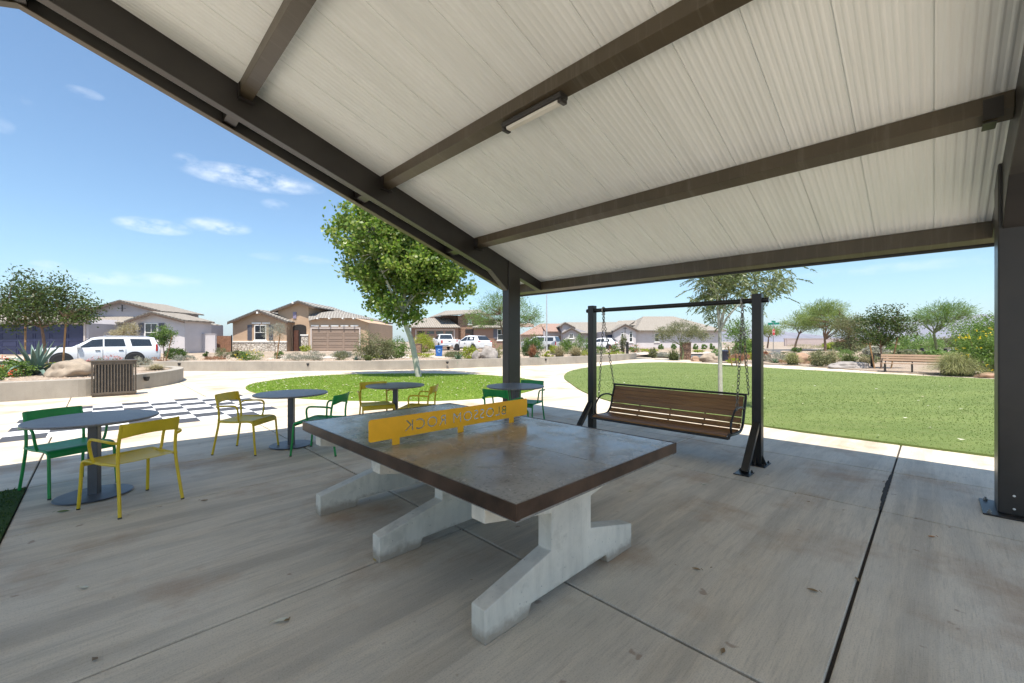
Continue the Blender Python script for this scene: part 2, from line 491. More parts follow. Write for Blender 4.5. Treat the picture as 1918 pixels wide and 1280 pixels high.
# dark wet patch of filler in the wide joint
mb = MB()
mb.prism([(4.87+1.5*k/24, .334+(.022*math.sin(math.pi*k/24)+.003*math.sin(k*2.7)+.003*math.sin(k*1.3))) for k in range(25)] + [(6.37-1.5*k/24, .324-(.006*math.sin(math.pi*k/24)+.003*math.sin(k*3.1))) for k in range(25)], .0, .004, 'z')
o = structure(mb.build("joint_tar_stain", M_JOINT)); o.rotation_euler.z = ROT

# painted chessboard on the plaza
M_CHW = simple("board_white_paint", (.74, .73, .72), .7, 0, .06, 5)
M_CHD = simple("board_grey_paint", (.05, .05, .056), .7, 0, .2, 5)
for col, mat_, nm in ((0, M_CHW, "chessboard_white_squares"), (1, M_CHD, "chessboard_grey_squares")):
    mb = MB()
    for i in range(8):
        for j in range(8):
            if (i+j) % 2 == (1 if col == 0 else 0):
                u0, v0 = -1.06+i*.482, 9.6+j*.502
                mb.box(u0, u0+.482, v0, v0+.502, .0, .004)
    if col == 0:
        bd = thing("chessboard", "large grey and white chessboard painted flat on the sunlit concrete", "chessboard", (0, 0, 0), ROT)
    mb.build("white_squares" if col == 0 else "grey_squares", mat_, bd)

# lawns
lawn1 = [(-8.39,13.15),(-8.94,14.4),(-8.98,15.6),(-8.7,17.1),(-7.5,18.35),(-5.9,18.85),(-4.1,18.97),(-2.36,18.67),(-.9,17.9),(.3,16.6),(1.0,15.1),(.85,13.3),(.2,11.8),(-.74,10.85),(-2.1,10.33),(-4.29,10.45),(-5.91,11.02),(-7.31,11.93)]
l1 = smooth_closed(lawn1, 5)
structure(sheet("lawn_island", l1, .022, M_LAWN1, .05))
p = lambda u, v: tuple(uv(u, v)[:2])
lawn2 = [p(8.14,-13), p(8.14,-8), p(8.14,-3), p(8.14,1.2), p(8.3,3.2), p(8.75,5.2), p(9.9,7.0), (2.05,14.47),(2.15,17.3),(2.95,20.8),(4.66,24.11),(7.0,27.2),(8.9,28.7),(10.9,29.2),(12.92,27.23),(14.24,23.15),(16.08,19.62),(18.65,16.19),(22,12.2),(25.5,7.4),(26,2)]
l2 = smooth_closed(lawn2, 5)
structure(sheet("lawn", l2, .03, M_LAWN, .05))
turf = [p(-.52,6.44), p(-.52,-1.5), p(-3.1,-1.5), p(-3.1,6.44)]
M_TURF = lawn_mat("artificial_turf", (.03, .06, .015), (.05, .09, .02), (.07, .1, .03))
structure(sheet("turf_patch", turf, .012, M_TURF, .012))

def inpoly(x, y, P):
    c = False; j = len(P)-1
    for i in range(len(P)):
        if (P[i][1] > y) != (P[j][1] > y) and x < (P[j][0]-P[i][0])*(y-P[i][1])/(P[j][1]-P[i][1])+P[i][0]: c = not c
        j = i
    return c
def inpoly_np(x, y, P):
    c = np.zeros(len(x), bool); j = len(P)-1
    for i in range(len(P)):
        cond = ((P[i][1] > y) != (P[j][1] > y))
        xi = (P[j][0]-P[i][0])*(y-P[i][1])/((P[j][1]-P[i][1]) or 1e-9)+P[i][0]
        c ^= cond & (x < xi); j = i
    return c
rng = np.random.default_rng(7)
def grass(name, poly, n, hmin, hmax, mat_, z, near=None, label=None):
    P = np.array(poly)[:, :2]; lo, hi = P.min(0), P.max(0)
    pts = []
    while len(pts) < n:
        q = rng.uniform(lo, hi, (4000, 2))
        if near:
            d = np.hypot(q[:, 0], q[:, 1]); keep = rng.random(4000) < np.clip((near/d)**2, 0, 1); q = q[keep]
        ok = inpoly_np(q[:, 0], q[:, 1], poly); pts += [tuple(r) for r in q[ok]]
    pts = np.array(pts[:n]); d = np.hypot(pts[:, 0], pts[:, 1])
    h = rng.uniform(hmin, hmax, n)*np.clip(d/9, .7, 1.6); w = .0024*np.clip(d/2.5, 1, 5)
    a = rng.uniform(0, 2*math.pi, n); l = rng.uniform(0, .7, n)*h; b = rng.uniform(0, 2*math.pi, n)
    v = np.zeros((n, 3, 3))
    v[:, 0, 0] = pts[:, 0]-np.cos(a)*w; v[:, 0, 1] = pts[:, 1]-np.sin(a)*w
    v[:, 1, 0] = pts[:, 0]+np.cos(a)*w; v[:, 1, 1] = pts[:, 1]+np.sin(a)*w
    v[:, 2, 0] = pts[:, 0]+np.cos(b)*l; v[:, 2, 1] = pts[:, 1]+np.sin(b)*l
    v[:, :2, 2] = z; v[:, 2, 2] = z+h
    o = fast_mesh(name, v.reshape(-1, 3), 3, mat_)
    tag(o, label, "grass", kind='stuff'); return o
M_BLADE = leaf_mat("grass_blades", [(.14,.19,.05),(.18,.23,.065),(.20,.25,.08),(.26,.28,.11)], .3, .7)
M_BLADE1 = leaf_mat("island_grass_blades", [(.16,.26,.03),(.22,.33,.04),(.27,.37,.065),(.38,.4,.13)], .3, .7)
M_BLADET = leaf_mat("turf_blades", [(.02,.05,.01),(.035,.075,.012),(.06,.1,.02)], .2, .6)
grass("grass", l2, 90000, .006, .018, M_BLADE, .028, 8, "short mown grass of the large lawn behind the swing")
grass("grass", l1, 80000, .010, .026, M_BLADE1, .02, None, "short bright grass of the small island lawn")
grass("grass", turf, 26000, .015, .03, M_BLADET, .012, None, "dark artificial turf beside the left cafe table")

# fallen leaves and litter: lawn specks
def specks(name, poly, n, size, mat_, z, label, dens=None):
    P = np.array(poly)[:, :2]; lo, hi = P.min(0), P.max(0); out = []
    while len(out) < n:
        x, y = rng.uniform(lo, hi)
        if inpoly(x, y, poly) and (dens is None or rng.random() < dens(x, y)):
            a = rng.uniform(0, 6.28); s_ = size*rng.uniform(.6, 1.4); c, s = math.cos(a), math.sin(a); t = rng.uniform(-.3, .5)*s_
            out.append([(x+c*s_, y+s*s_, z+t), (x-s*s_*.5, y+c*s_*.5, z), (x-c*s_, y-s*s_, z+rng.uniform(0, .4)*s_), (x+s*s_*.5, y-c*s_*.5, z+.003)])
    o = fast_mesh(name, np.array(out).reshape(-1, 3), 4, mat_); tag(o, label, "fallen leaves", kind='stuff'); return o
M_LITTER = leaf_mat("fallen_leaf", [(.5,.45,.3),(.62,.6,.5),(.4,.3,.12),(.6,.55,.42)], .1, .6)
specks("fallen_leaves", l2, 260, .035, M_LITTER, .06, "pale dry leaves scattered over the large lawn")
specks("fallen_leaves", l1, 700, .03, M_LITTER, .05, "pale dry leaves scattered over the island lawn")
M_DRY = leaf_mat("dry_leaf", [(.22,.15,.08),(.3,.2,.1),(.14,.1,.06)], .1, .6)
pavpoly = [p(-3, .2), p(-3, 12), p(7.5, 12), p(8, -8), p(1, -8), p(-.5, .2)]
specks("leaf_litter", pavpoly, 90, .018, M_DRY, .006, "small brown dry leaf bits on the shaded concrete")
# the few single leaves one can point at on the concrete
def leaf(px, py, size, rz, label, mat_):
    x, y = ground(px, py); mb = MB(); L, W = size, size*.42
    vs = []; n = 7
    for i in range(n):
        t = i/(n-1); w = W*math.sin(math.pi*min(1, t*1.03+.0))**.8; z = .004+.35*L*(t-.5)**2
        vs += [(L*(t-.5), -w/2, z+.28*w), (L*(t-.5), 0, z), (L*(t-.5), w/2, z+.28*w)]
    fs = []
    for i in range(n-1):
        for k in range(2): a = i*3+k; fs.append((a, a+1, a+4, a+3))
    mb.add(vs, fs); mb.tube([(-L*.5, 0, .02), (-L*.75, 0, .01)], .0015, 5)
    o = mb.build("fallen_leaf", mat_, smooth=True); o.location = (x, y, 0); o.rotation_euler.z = rz
    tag(o, label, "leaf")
leaf(527, 1165, .075, .4, "curled tan dry leaf alone on the concrete left of the near table foot", M_LITTER)
leaf(702, 1050, .05, 2.0, "small yellow leaf lying at the foot of the middle table leg", simple("yellow_leaf", (.5,.36,.1), .6))
leaf(382, 939, .06, .2, "grey curled leaf on the concrete right of the yellow chair by the near cafe table", M_DRY)
leaf(157, 1103, .06, .1, "thin pale leaf on the open concrete at lower left", M_LITTER)
leaf(1304, 1068, .055, 2.6, "curled brown leaf on the concrete right of the table base", M_DRY)
leaf(1522, 1108, .06, 2.5, "brown leaf on the dark concrete band left of the wide joint", M_DRY)
leaf(1319, 909, .055, .1, "tan leaf on the concrete in front of the swing", M_LITTER)
leaf(1605, 1087, .05, 1.2, "dry leaf caught on the wide joint", M_DRY)
leaf(1745, 1007, .05, 2.8, "orange leaf on the slab before the right column", simple("orange_leaf", (.45,.2,.06), .6))
leaf(1354, 1222, .05, .9, "dark curled leaf near the bottom edge of the concrete", M_DRY)
leaf(1180, 922, .045, 2.9, "small pale leaf on the concrete just right of the table corner", M_LITTER)
leaf(118, 960, .09, .4, "greenish leaf under the base of the near cafe table", simple("green_leaf", (.16,.2,.05), .6))

# street, driveways, hills
road_far = [(-90, 27), (-60, 28), (-27, 30.8), (-12, 34.8), (2, 37), (10, 41.5), (20, 49.5), (46, 53), (120, 57)]
road_near = [(-90, 19), (-60, 19.8), (-25, 25.0), (-12, 28.6), (4, 31.0), (14, 36.5), (23, 44), (46, 46.5), (120, 50)]
def strip(name, A, B, z, mat_, n=80, m=8, th=0):
    La = smooth_open(A, 10); Lb = smooth_open(B, 10); vs = []
    for p_, q_ in zip(La, Lb):
        for k in range(m+1):
            t = k/m; x = p_[0]*(1-t)+q_[0]*t; y = p_[1]*(1-t)+q_[1]*t; vs.append((x, y, hground(x, y)+z))
    fs = [(i*(m+1)+k, i*(m+1)+k+1, (i+1)*(m+1)+k+1, (i+1)*(m+1)+k) for i in range(len(La)-1) for k in range(m)]
    mb = MB(); mb.add(vs, fs); return structure(mb.build(name, mat_, smooth=True))
strip("road", road_near, road_far, .05, M_ROAD)
strip("pavement", [(x-.1, y+.1) for x, y in road_far], [(x-.2, y+1.7) for x, y in road_far], .17, M_DRIVE, m=2)
strip("kerb", [(x, y-.08) for x, y in road_far], [(x-.1, y+.11) for x, y in road_far], .165, M_WALL, m=1)
def drive(pts, name="driveway"):
    mb = MB(); n = len(pts); vs = [(x, y, z) for x, y, z in pts]
    mb.add(vs, [tuple(range(n))]); o = mb.build(name, M_DRIVE); structure(o)
drive([(-20.2, 34.2, .03), (-15.0, 35.6, .05), (-14.6, 38.8, .4), (-14.6, 42.9, .49), (-21.2, 42.9, .49), (-20.6, 38.8, .44)])
drive([(-13.5, 36.0, .03), (-5, 37.4, .03), (-4.6, 39.8, .34), (-4.6, 55.5, .5), (-13.8, 55.5, .5), (-13.6, 39.2, .44)])
drive([(-62, 28.4, .03), (-29, 30.9, .03), (-29, 32.5, .1), (-29, 34.5, .34), (-62, 34.5, .34), (-62, 32, .1)])

def ridge(name, D, pts, mat_, depth=600):
    mb = MB(); n = len(pts)
    vs = []
    for (px, py) in pts:
        x = at(px, D); vs += [(x, D, -2), (x, D+depth*.25, zz(py, D)*.55), (x, D+depth*.5, zz(py, D+depth*.5)), (x, D+depth, -2)]
    fs = []
    for i in range(n-1):
        for k in range(3): a = i*4+k; fs.append((a, a+4, a+5, a+1))
    mb.add(vs, fs); o = mb.build(name, mat_, smooth=True); structure(o)
M_HILL = simple("desert_hills", (.19, .17, .20), .95, 0, .3, .012)
rh = random.Random(3)
prof = [(1250, 636), (1290, 632), (1330, 629), (1370, 622), (1400, 617), (1440, 613), (1470, 618), (1500, 617), (1540, 622), (1580, 626), (1620, 629), (1660, 632), (1700, 627), (1740, 618), (1770, 611), (1800, 604), (1830, 599), (1860, 596), (1900, 592), (1960, 588), (2050, 596), (2200, 606)]
pp = []
for i in range(len(prof)-1):
    for k in range(5):
        t = k/5; pp.append((prof[i][0]*(1-t)+prof[i+1][0]*t, prof[i][1]*(1-t)+prof[i+1][1]*t+rh.uniform(-1.2, 1.2)))
ridge("hills", 2400, pp, M_HILL)


# ================================================================== PAVILION  (local frame: x = u, y = v)
RU = -.58
RB = -3.35  # rear eave, out of view; back slope cut short to let light in
def deck(u): return 4.838 - .333*u if u >= RU else 4.838 - .333*(2*RU-u)
pav = thing("pavilion", "open steel pavilion with dark bronze beams and a pale ribbed metal roof overhead", "pavilion", (0, 0, 0), ROT)
V0, V1 = -2.20, 6.50                       # inner faces of the two gable fascias
def roof_panel(u0, u1):
    vs = []; prof = []
    k = math.floor((V0-.1)/.475)
    v = V0-.06
    pts = set()
    kk = math.floor(V0/.475)-1
    while kk*.475 < V1+.1:
        s = kk*.475
        for dv, dz in ((-.0045, 0), (-.003, .012), (.003, .012), (.0045, 0)):
            if V0-.06 < s+dv < V1+.06: pts.add((round(s+dv, 5), dz))
        for r in range(8):
            c = s + .475*(r+.5)/8
            for dv, dz in ((-.024, 0), (-.012, .0045), (.012, .0045), (.024, 0)):
                if V0-.06 < c+dv < V1+.06: pts.add((round(c+dv, 5), dz))
        kk += 1
    prof = sorted(pts | {(V0-.06, 0), (V1+.06, 0)})
    m = len(prof)
    for (v, dz) in prof: vs += [(u0, v, deck(u0)+dz), (u1, v, deck(u1)+dz)]
    fs = [(2*i, 2*i+1, 2*i+3, 2*i+2) for i in range(m-1)]
    b = len(vs)
    vs += [(u0, V0-.06, deck(u0)+.07), (u1, V0-.06, deck(u1)+.07), (u1, V1+.06, deck(u1)+.07), (u0, V1+.06, deck(u0)+.07)]
    fs.append((b, b+1, b+2, b+3)); fs.append((0, 1, b+1, b)); fs.append((2*m-2, b+3, b+2, 2*m-1))
    fs.append(tuple([2*i for i in range(m)] + [b+3, b])); fs.append(tuple([2*i+1 for i in range(m)] + [b+2, b+1]))
    mb = MB(); mb.add(vs, fs)
    return mb.build("roof_panel", M_CEIL, pav)
roof_panel(RU+.001, 6.52)
roof_panel(RB-.1, RU-.001)
def rafter(v0, v1):
    T = lambda u: deck(u)-.004
    half = [(RU, T(RU)), (6.405, T(6.405)), (6.405, 2.52), (5.72, 2.735), (5.72, 2.44), (5.47, 2.44), (5.05, 2.78), (RU, T(RU)-.375)]
    mir = [(RB+.75, T(RB+.75)-.375), (RB+.45, 2.9), (RB+.15, 2.9), (RB+.15, T(RB)-.2), (RB, T(RB)-.18), (RB, T(RB))]
    poly = half[:-1] + [half[-1]] + mir
    mb = MB(); mb.prism(poly, v0, v1, 'y')
    mb2 = mb.build("rafter", M_STEEL, pav, bevel=.006, seg=2)
    return mb2
rafter(5.635, 5.765); rafter(-.54, -.41)
def column(u0, u1, v0, v1):
    mb = MB(); t = deck((u0+u1)/2)
    # the tube runs up beside the rafter: two cheeks with a slot the rafter sits in
    mb.prism([(u0, 0.012), (u1, 0.012), (u1, deck(u1)-.06), (u0, deck(u0)-.01 if u0 > 0 else deck(u0)-.05)], v0, v1, 'y')
    c = mb.build("column", M_STEEL, pav, bevel=.012, seg=3)
    mb = MB(); mb.box(u0-.09, u1+.09, v0-.09, v1+.09, 0, .014)
    b = mb.build("base_plate", M_STEEL, c, bevel=.002, seg=1)
    for du in (u0-.05, u1+.05):
        for dv in (v0-.05, v1+.05):
            mb = MB(); mb.lathe([(.016, .014), (.016, .03), (.008, .032), (.008, .045), (0.001, .046)], 6, (du, dv)); mb.build("anchor_bolt", M_GALV, c)
    return c
for (v0, v1) in ((5.61, 5.79), (-.565, -.385)):
    column(5.47, 5.78, v0, v1); column(RB+.14, RB+.45, v0, v1)
# two small plastic caps on the near column
for z in (.07, .18):
    mb = MB(); mb.lathe([(.009, 0), (.009, .003), (.006, .006), (.001, .007)], 12)
    o = mb.build("hole_plug", M_WHITE, pav, smooth=True); o.rotation_euler = (0, -R(90), 0); o.location = (5.4705, -.475, z)
def bar_uv(name, u0, w, d, v0, v1, mat_, drop=.004, bev=.004):
    mb = MB(); s = [(u0, deck(u0)-drop), (u0+w, deck(u0+w)-drop), (u0+w, deck(u0+w)-drop-d), (u0, deck(u0)-drop-d)]
    mb.prism(s, v0, v1, 'y')
    return mb.build(name, mat_, pav, bevel=bev, seg=2)
for k, u0 in enumerate((4.65, 2.896, 1.142, -.645)):
    bar_uv("purlin", u0, .13, .128, -.408, 5.633, M_PURLIN)
    bar_uv("outlooker", u0, .13, .128, 5.767, 6.498, M_STEEL)
    bar_uv("outlooker", u0, .13, .128, -2.198, -.542, M_STEEL)
bar_uv("purlin", 2*RU-1.142-.13, .13, .128, -.408, 5.633, M_PURLIN)
bar_uv("outlooker", 2*RU-1.142-.13, .13, .128, 5.767, 6.498, M_STEEL)
for v in (5.55, -.325):
    for u0 in (4.65, 2.896, 1.142):
        mb = MB(); z = deck(u0)-.15
        mb.box(u0-.012, u0-.003, v-.03 if v < 0 else v-.02, v+.07, z-.03, z+.12); mb.box(u0-.01, u0+.15, v+.0, v+.07, z-.055, z-.047)
        mb.build("bracket", M_STEEL, pav)
bar_uv("eave_beam", 6.41, .11, .172, -2.198, 6.498, M_PURLIN)
bar_uv("eave_beam", RB-.11, .11, .172, -2.198, 6.498, M_PURLIN)
def fascia(v0, v1):
    T = lambda u: deck(u)+.085; B = lambda u: deck(u)-.15
    half = [(RU, T(RU)), (6.56, T(6.56)), (6.56, B(6.56)-.03), (RU, B(RU))]
    poly = half + [(RB-.15, B(RB)-.07), (RB-.15, T(RB-.15))]
    mb = MB(); mb.prism(poly, v0, v1, 'y'); mb.build("fascia", M_STEEL, pav, bevel=.004, seg=1)
    lip = [(RU, B(RU)+.002), (6.56, B(6.56)-.028), (6.56, B(6.56)-.042), (RU, B(RU)-.012), (RB-.15, B(RB)-.09), (RB-.15, B(RB)-.076)]
    s = 1 if v0 > 0 else -1
    mb = MB(); mb.prism(lip, (v0-.045 if s > 0 else v0-.003), (v1+.003 if s > 0 else v1+.045), 'y'); mb.build("fascia_flange", M_PURLIN, pav)
fascia(6.502, 6.56); fascia(-2.26, -2.202)
mb = MB(); mb.box(6.562, 6.60, V0-.1, V1+.1, deck(6.56)-.19, deck(6.56)+.085); mb.build("eave_trim", M_STEEL, pav, bevel=.003, seg=1)

# luminaire under the second purlin
zb = deck(2.96)-.14
cl = thing("ceiling_light", "slim dark linear light with pale lens under the second roof beam", "ceiling light", tuple(uv(2.965, 2.715, zb)), ROT)
mb = MB(); mb.prism([(-.05, -.0), (.05, -.0), (.058, -.03), (.05, -.055), (-.05, -.055), (-.058, -.03)], -.385, .385, 'y')
mb.build("housing", M_STEEL, cl, bevel=.008, seg=2)
mb = MB(); mb.prism([(-.038, -.056), (.038, -.056), (.03, -.085), (-.03, -.085)], -.335, .335, 'y')
mb.build("lens", simple("frosted_lens", (.72, .69, .64), .35, 0, .05, 6), cl, bevel=.008, seg=2)
for s in (-1, 1):
    mb = MB(); mb.box(-.046, .046, s*.338, s*.386, -.092, -.054); mb.build("end_cap", M_STEEL, cl, bevel=.01, seg=2)

# ================================================================== PING PONG TABLE
TC = (2.115, 2.645)
pt = thing("table_tennis_table", "concrete table tennis table with rusty steel edge on three white concrete trestles", "table tennis table", tuple(uv(*TC)), ROT)
def L(u, v): return (u-TC[0], v-TC[1])
hu, hv = .812, 1.355
mb = MB()
for s in (-1, 1):
    for w in (-1, 1):
        mb.box(min(s*.0015, s*(hu-.012)), max(s*.0015, s*(hu-.012)), min(w*.003, w*(hv-.012)), max(w*.003, w*(hv-.012)), .672, .7585)
mb.build("tabletop", M_TOP, pt, bevel=.002, seg=1)
mb = MB()
t, zb_, zt_ = .010, .69, .761
for s in (-1, 1):
    mb.box(min(s*hu, s*(hu-t)), max(s*hu, s*(hu-t)), -hv, hv, zb_, zt_)
    mb.box(-hu+t+.0005, hu-t-.0005, min(s*hv, s*(hv-t)), max(s*hv, s*(hv-t)), zb_, zt_)
    mb.box(min(s*hu, s*(hu-.03)), max(s*hu, s*(hu-.03)), -hv+.003, hv-.003, zb_-.006, zb_+.002)
mb.build("steel_edge", M_RUST, pt, bevel=.0015, seg=1)
prof = [(-.70, 0), (-.39, 0), (-.365, .06), (.365, .06), (.39, 0), (.70, 0), (.70, .168), (.195, .295), (.195, .499), (.70, .593), (.70, .671), (-.70, .671), (-.70, .593), (-.195, .499), (-.195, .285), (-.70, .168)]
prof = [(a-.085, z) for a, z in prof]
for v in (1.585, 2.65, 3.70):
    mb = MB(); mb.prism(prof, v-TC[1]-.052, v-TC[1]+.052, 'y'); mb.build("trestle_leg", M_LEG, pt, bevel=.006, seg=2)
# net of amber steel with the letters cut through it
def letter_plate():
    W, Hh, r = 1.535, .150, .018
    cu = bpy.data.curves.new("net_text", 'FONT'); cu.body = "BLOSSOM ROCK"; cu.size = .1; cu.space_character = 1.15; cu.extrude = .02; cu.offset = 0; cu.resolution_u = 5
    to = bpy.data.objects.new("net_text", cu); COL.objects.link(to)
    bpy.context.view_layer.update()
    me = bpy.data.meshes.new_from_object(to.evaluated_get(bpy.context.evaluated_depsgraph_get()))
    bpy.data.objects.remove(to)
    xs_ = [v.co.x for v in me.vertices]; ys_ = [v.co.y for v in me.vertices]
    cx, cy = (min(xs_)+max(xs_))/2, (min(ys_)+max(ys_))/2; tw = 1.0/(max(xs_)-min(xs_)); th = .078/(max(ys_)-min(ys_))
    for v in me.vertices: v.co.x = (v.co.x-cx)*tw; v.co.y = (v.co.y-cy)*th
    bm = bmesh.new(); bm.from_mesh(me); bmesh.ops.remove_doubles(bm, verts=bm.verts, dist=1e-5); bmesh.ops.recalc_face_normals(bm, faces=bm.faces); bm.to_mesh(me); bm.free()
    txt = bpy.data.objects.new("cutter", me); COL.objects.link(txt)
    out = []
    for cx_, cy_, a0 in ((W/2-r, Hh/2-r, 0), (-W/2+r, Hh/2-r, 90), (-W/2+r, -Hh/2+r, 180), (W/2-r, -Hh/2+r, 270)):
        out += [(cx_+r*math.cos(R(a0+a)), cy_+r*math.sin(R(a0+a))) for a in range(0, 91, 15)]
        if a0 == 180:
            for tx in (-W/2+.20, 0.0, W/2-.20):
                out += [(tx-.028, -Hh/2), (tx-.028, -Hh/2-.046), (tx+.028, -Hh/2-.046), (tx+.028, -Hh/2)]
    mb = MB(); mb.prism(out, -.003, .003, 'z'); o = mb.build("net", M_NET, None)
    md = o.modifiers.new("cut", 'BOOLEAN'); md.operation = 'DIFFERENCE'; md.object = txt; md.solver = 'EXACT'; md.use_self = True
    bpy.context.view_layer.update()
    res = bpy.data.meshes.new_from_object(o.evaluated_get(bpy.context.evaluated_depsgraph_get()))
    o.modifiers.clear(); o.data = res
    if not res.materials: res.materials.append(M_NET)
    bpy.data.objects.remove(txt)
    return o
net = letter_plate(); net.parent = pt
# it reads correctly from the far side, so the letters are mirrored from here
net.rotation_euler = (R(90), 0, R(180)); net.location = (2.043-TC[0], 0, .880)

# ================================================================== SWING
SU = 5.65
sf = thing("swing_stand", "dark steel swing stand with two square posts and a round top bar", "swing stand", tuple(uv(SU, 2.6)), ROT)
def post(v):
    mb = MB(); mb.box(-.052, .052, v-2.6-.052, v-2.6+.052, .012, 2.055)
    P = mb.build("post", M_BLACK, sf, bevel=.008, seg=3)
    mb = MB(); mb.box(-.13, .13, v-2.6-.11, v-2.6+.11, 0, .012); mb.build("base_plate", M_BLACK, P, bevel=.002, seg=1)
    for sx in (-1, 1):
        mb = MB(); mb.prism([(sx*.053, .013), (sx*.12, .013), (sx*.053, .12)], v-2.6-.006, v-2.6+.006, 'y'); mb.build("gusset", M_BLACK, P)
    for sy in (-1, 1):
        mb = MB(); mb.prism([(v-2.6+sy*.053, .013), (v-2.6+sy*.1, .013), (v-2.6+sy*.053, .12)], -.006, .006, 'x'); mb.build("gusset", M_BLACK, P)
    for sx in (-1, 1):
        for sy in (-1, 1):
            mb = MB(); mb.lathe([(.013, .012), (.013, .026), (.007, .027), (.007, .04), (.001, .041)], 6, (sx*.105, v-2.6+sy*.088)); mb.build("anchor_bolt", M_BLACK, P)
    # raking brace towards the table
    a, b = Vector((-.50, v-2.6, .012)), Vector((-.05, v-2.6, .50)); d = (b-a); Lh = d.length; ang = math.atan2(d.x, d.z)
    mb = MB(); mb.obox((a+b)/2, (.052, .078, Lh), Matrix.Rotation(ang, 3, 'Y')); Bc = mb.build("brace", M_BLACK, sf, bevel=.005, seg=2)
    mb = MB(); mb.box(-.62, -.42, v-2.6-.08, v-2.6+.08, 0, .011); mb.build("base_plate", M_BLACK, Bc, bevel=.002, seg=1)
    for sy in (-1, 1):
        mb = MB(); mb.lathe([(.012, .011), (.012, .024), (.006, .025), (.006, .038), (.001, .039)], 6, (-.445-.0*sy, v-2.6+sy*.06)); mb.build("anchor_bolt", M_BLACK, Bc)
post(1.496); post(3.872)
mb = MB(); mb.tube([(0, 1.496-2.6-.12, 1.975), (0, 3.872-2.6+.10, 1.975)], .031, 20); mb.build("top_bar", M_BLACK, sf, smooth=True)
for v in (1.665, 3.66):
    mb = MB(); y = v-2.6
    mb.tube([(0.044*math.cos(a*.3927), y, 1.975+.044*math.sin(a*.3927)) for a in range(16)], .011, 8, closed=True)
    mb.box(-.018, .018, y-.009, y+.009, 1.885, 1.94); mb.tube([(-.0, y-.03, 1.91), (0, y+.03, 1.91)], .009, 8)
    mb.tube([(.017*math.cos(a*.7854), y, 1.878+.02*math.sin(a*.7854)) for a in range(8)], .006, 6, closed=True)
    mb.build("chain_hanger", M_GALV, sf, smooth=True)

sb = thing("swing_bench", "brown slatted bench hanging on four chains from the dark steel stand", "swing bench", tuple(uv(SU, 2.6)), ROT)
y0, y1 = 1.70-2.6, 3.62-2.6
def X(u): return u-SU
def arcpts(c, r, a0, a1, n): return [(c[0]+r*math.cos(R(a0+(a1-a0)*i/n)), c[1]+r*math.sin(R(a0+(a1-a0)*i/n))) for i in range(n+1)]
side = smooth_open([(X(5.905), .79), (X(5.90), .74), (X(5.845), .60), (X(5.80), .46), (X(5.74), .385), (X(5.66), .355), (X(5.50), .355), (X(5.34), .365), (X(5.285), .36), (X(5.262), .335)], 5)
for y in (y0, y1):
    mb = MB(); mb.tube([(a, y, z) for a, z in side], .017, 8); mb.build("side_frame", M_BLACK, sb, smooth=True)
    arm = smooth_open([(X(5.845), .60), (X(5.80), .635), (X(5.66), .66), (X(5.50), .64), (X(5.385), .545), (X(5.345), .46), (X(5.36), .39), (X(5.41), .36)], 6)
    mb = MB(); mb.tube([(a, y, z) for a, z in arm], .013, 8); mb.build("armrest", M_BLACK, sb, smooth=True)
for ypos in [y0+(y1-y0)*k/4 for k in (1, 2, 3)]:
    mb = MB(); mb.tube([(a+.017, ypos, z-.017) for a, z in side], .011, 6); mb.build("support_rib", M_BLACK, sb, smooth=True)
def pt_at(s):
    d = 0; Lt = [0]
    for i in range(1, len(side)): Lt.append(Lt[-1]+math.dist(side[i], side[i-1]))
    T = s*Lt[-1]
    for i in range(1, len(side)):
        if Lt[i] >= T:
            f = (T-Lt[i-1])/(Lt[i]-Lt[i-1]+1e-9); a, b = side[i-1], side[i]
            return (a[0]+(b[0]-a[0])*f, a[1]+(b[1]-a[1])*f), math.atan2(b[1]-a[1], b[0]-a[0])
tot = sum(math.dist(side[i], side[i-1]) for i in range(1, len(side)))
pos = [.052, .118, .184, .258, .332]                # back slats, wider gaps below
pos = [.055, .126, .197, .268, .352, .440]
for k, s_ in enumerate(pos):
    (a, z), ang = pt_at(s_)
    mb = MB(); mb.obox((a, (y0+y1)/2, z), (.067, y1-y0-.045, .022), Matrix.Rotation(-ang, 3, 'Y'))
    mb.build("back_slat", M_WOOD, sb, bevel=.004, seg=2)
for s_ in (.56, .64, .72, .80, .88, .955):
    (a, z), ang = pt_at(s_)
    mb = MB(); mb.obox((a, (y0+y1)/2, z+.004), (.080, y1-y0-.045, .022), Matrix.Rotation(-ang, 3, 'Y'))
    mb.build("seat_slat", M_WOOD, sb, bevel=.004, seg=2)
mb = MB(); mb.tube([(X(5.907), y0-.01, .795), (X(5.907), y1+.01, .795)], .015, 8); mb.tube([(X(5.262), y0, .337), (X(5.262), y1, .337)], .017, 8)
mb.build("cross_rail", M_BLACK, sb, smooth=True)
def chain(a, b, name="chain"):
    a, b = Vector(a), Vector(b); d = b-a; n = int(d.length/.0435); dn = d.normalized()
    x = dn.orthogonal().normalized(); y = dn.cross(x); mb = MB()
    for i in range(n):
        c = a + d*((i+.5)/n); s = x if i % 2 else y
        pts = []
        for k in range(10):
            t = 2*math.pi*k/10
            pts.append(c + dn*(math.sin(t)*.0265) + s*(math.cos(t)*.0155))
        mb.tube(pts, .0048, 5, closed=True)
    return mb.build(name, M_CHAIN, sb, smooth=True)
M_CHAIN = simple("chain_steel", (.20, .185, .16), .38, .7, .3, 30)
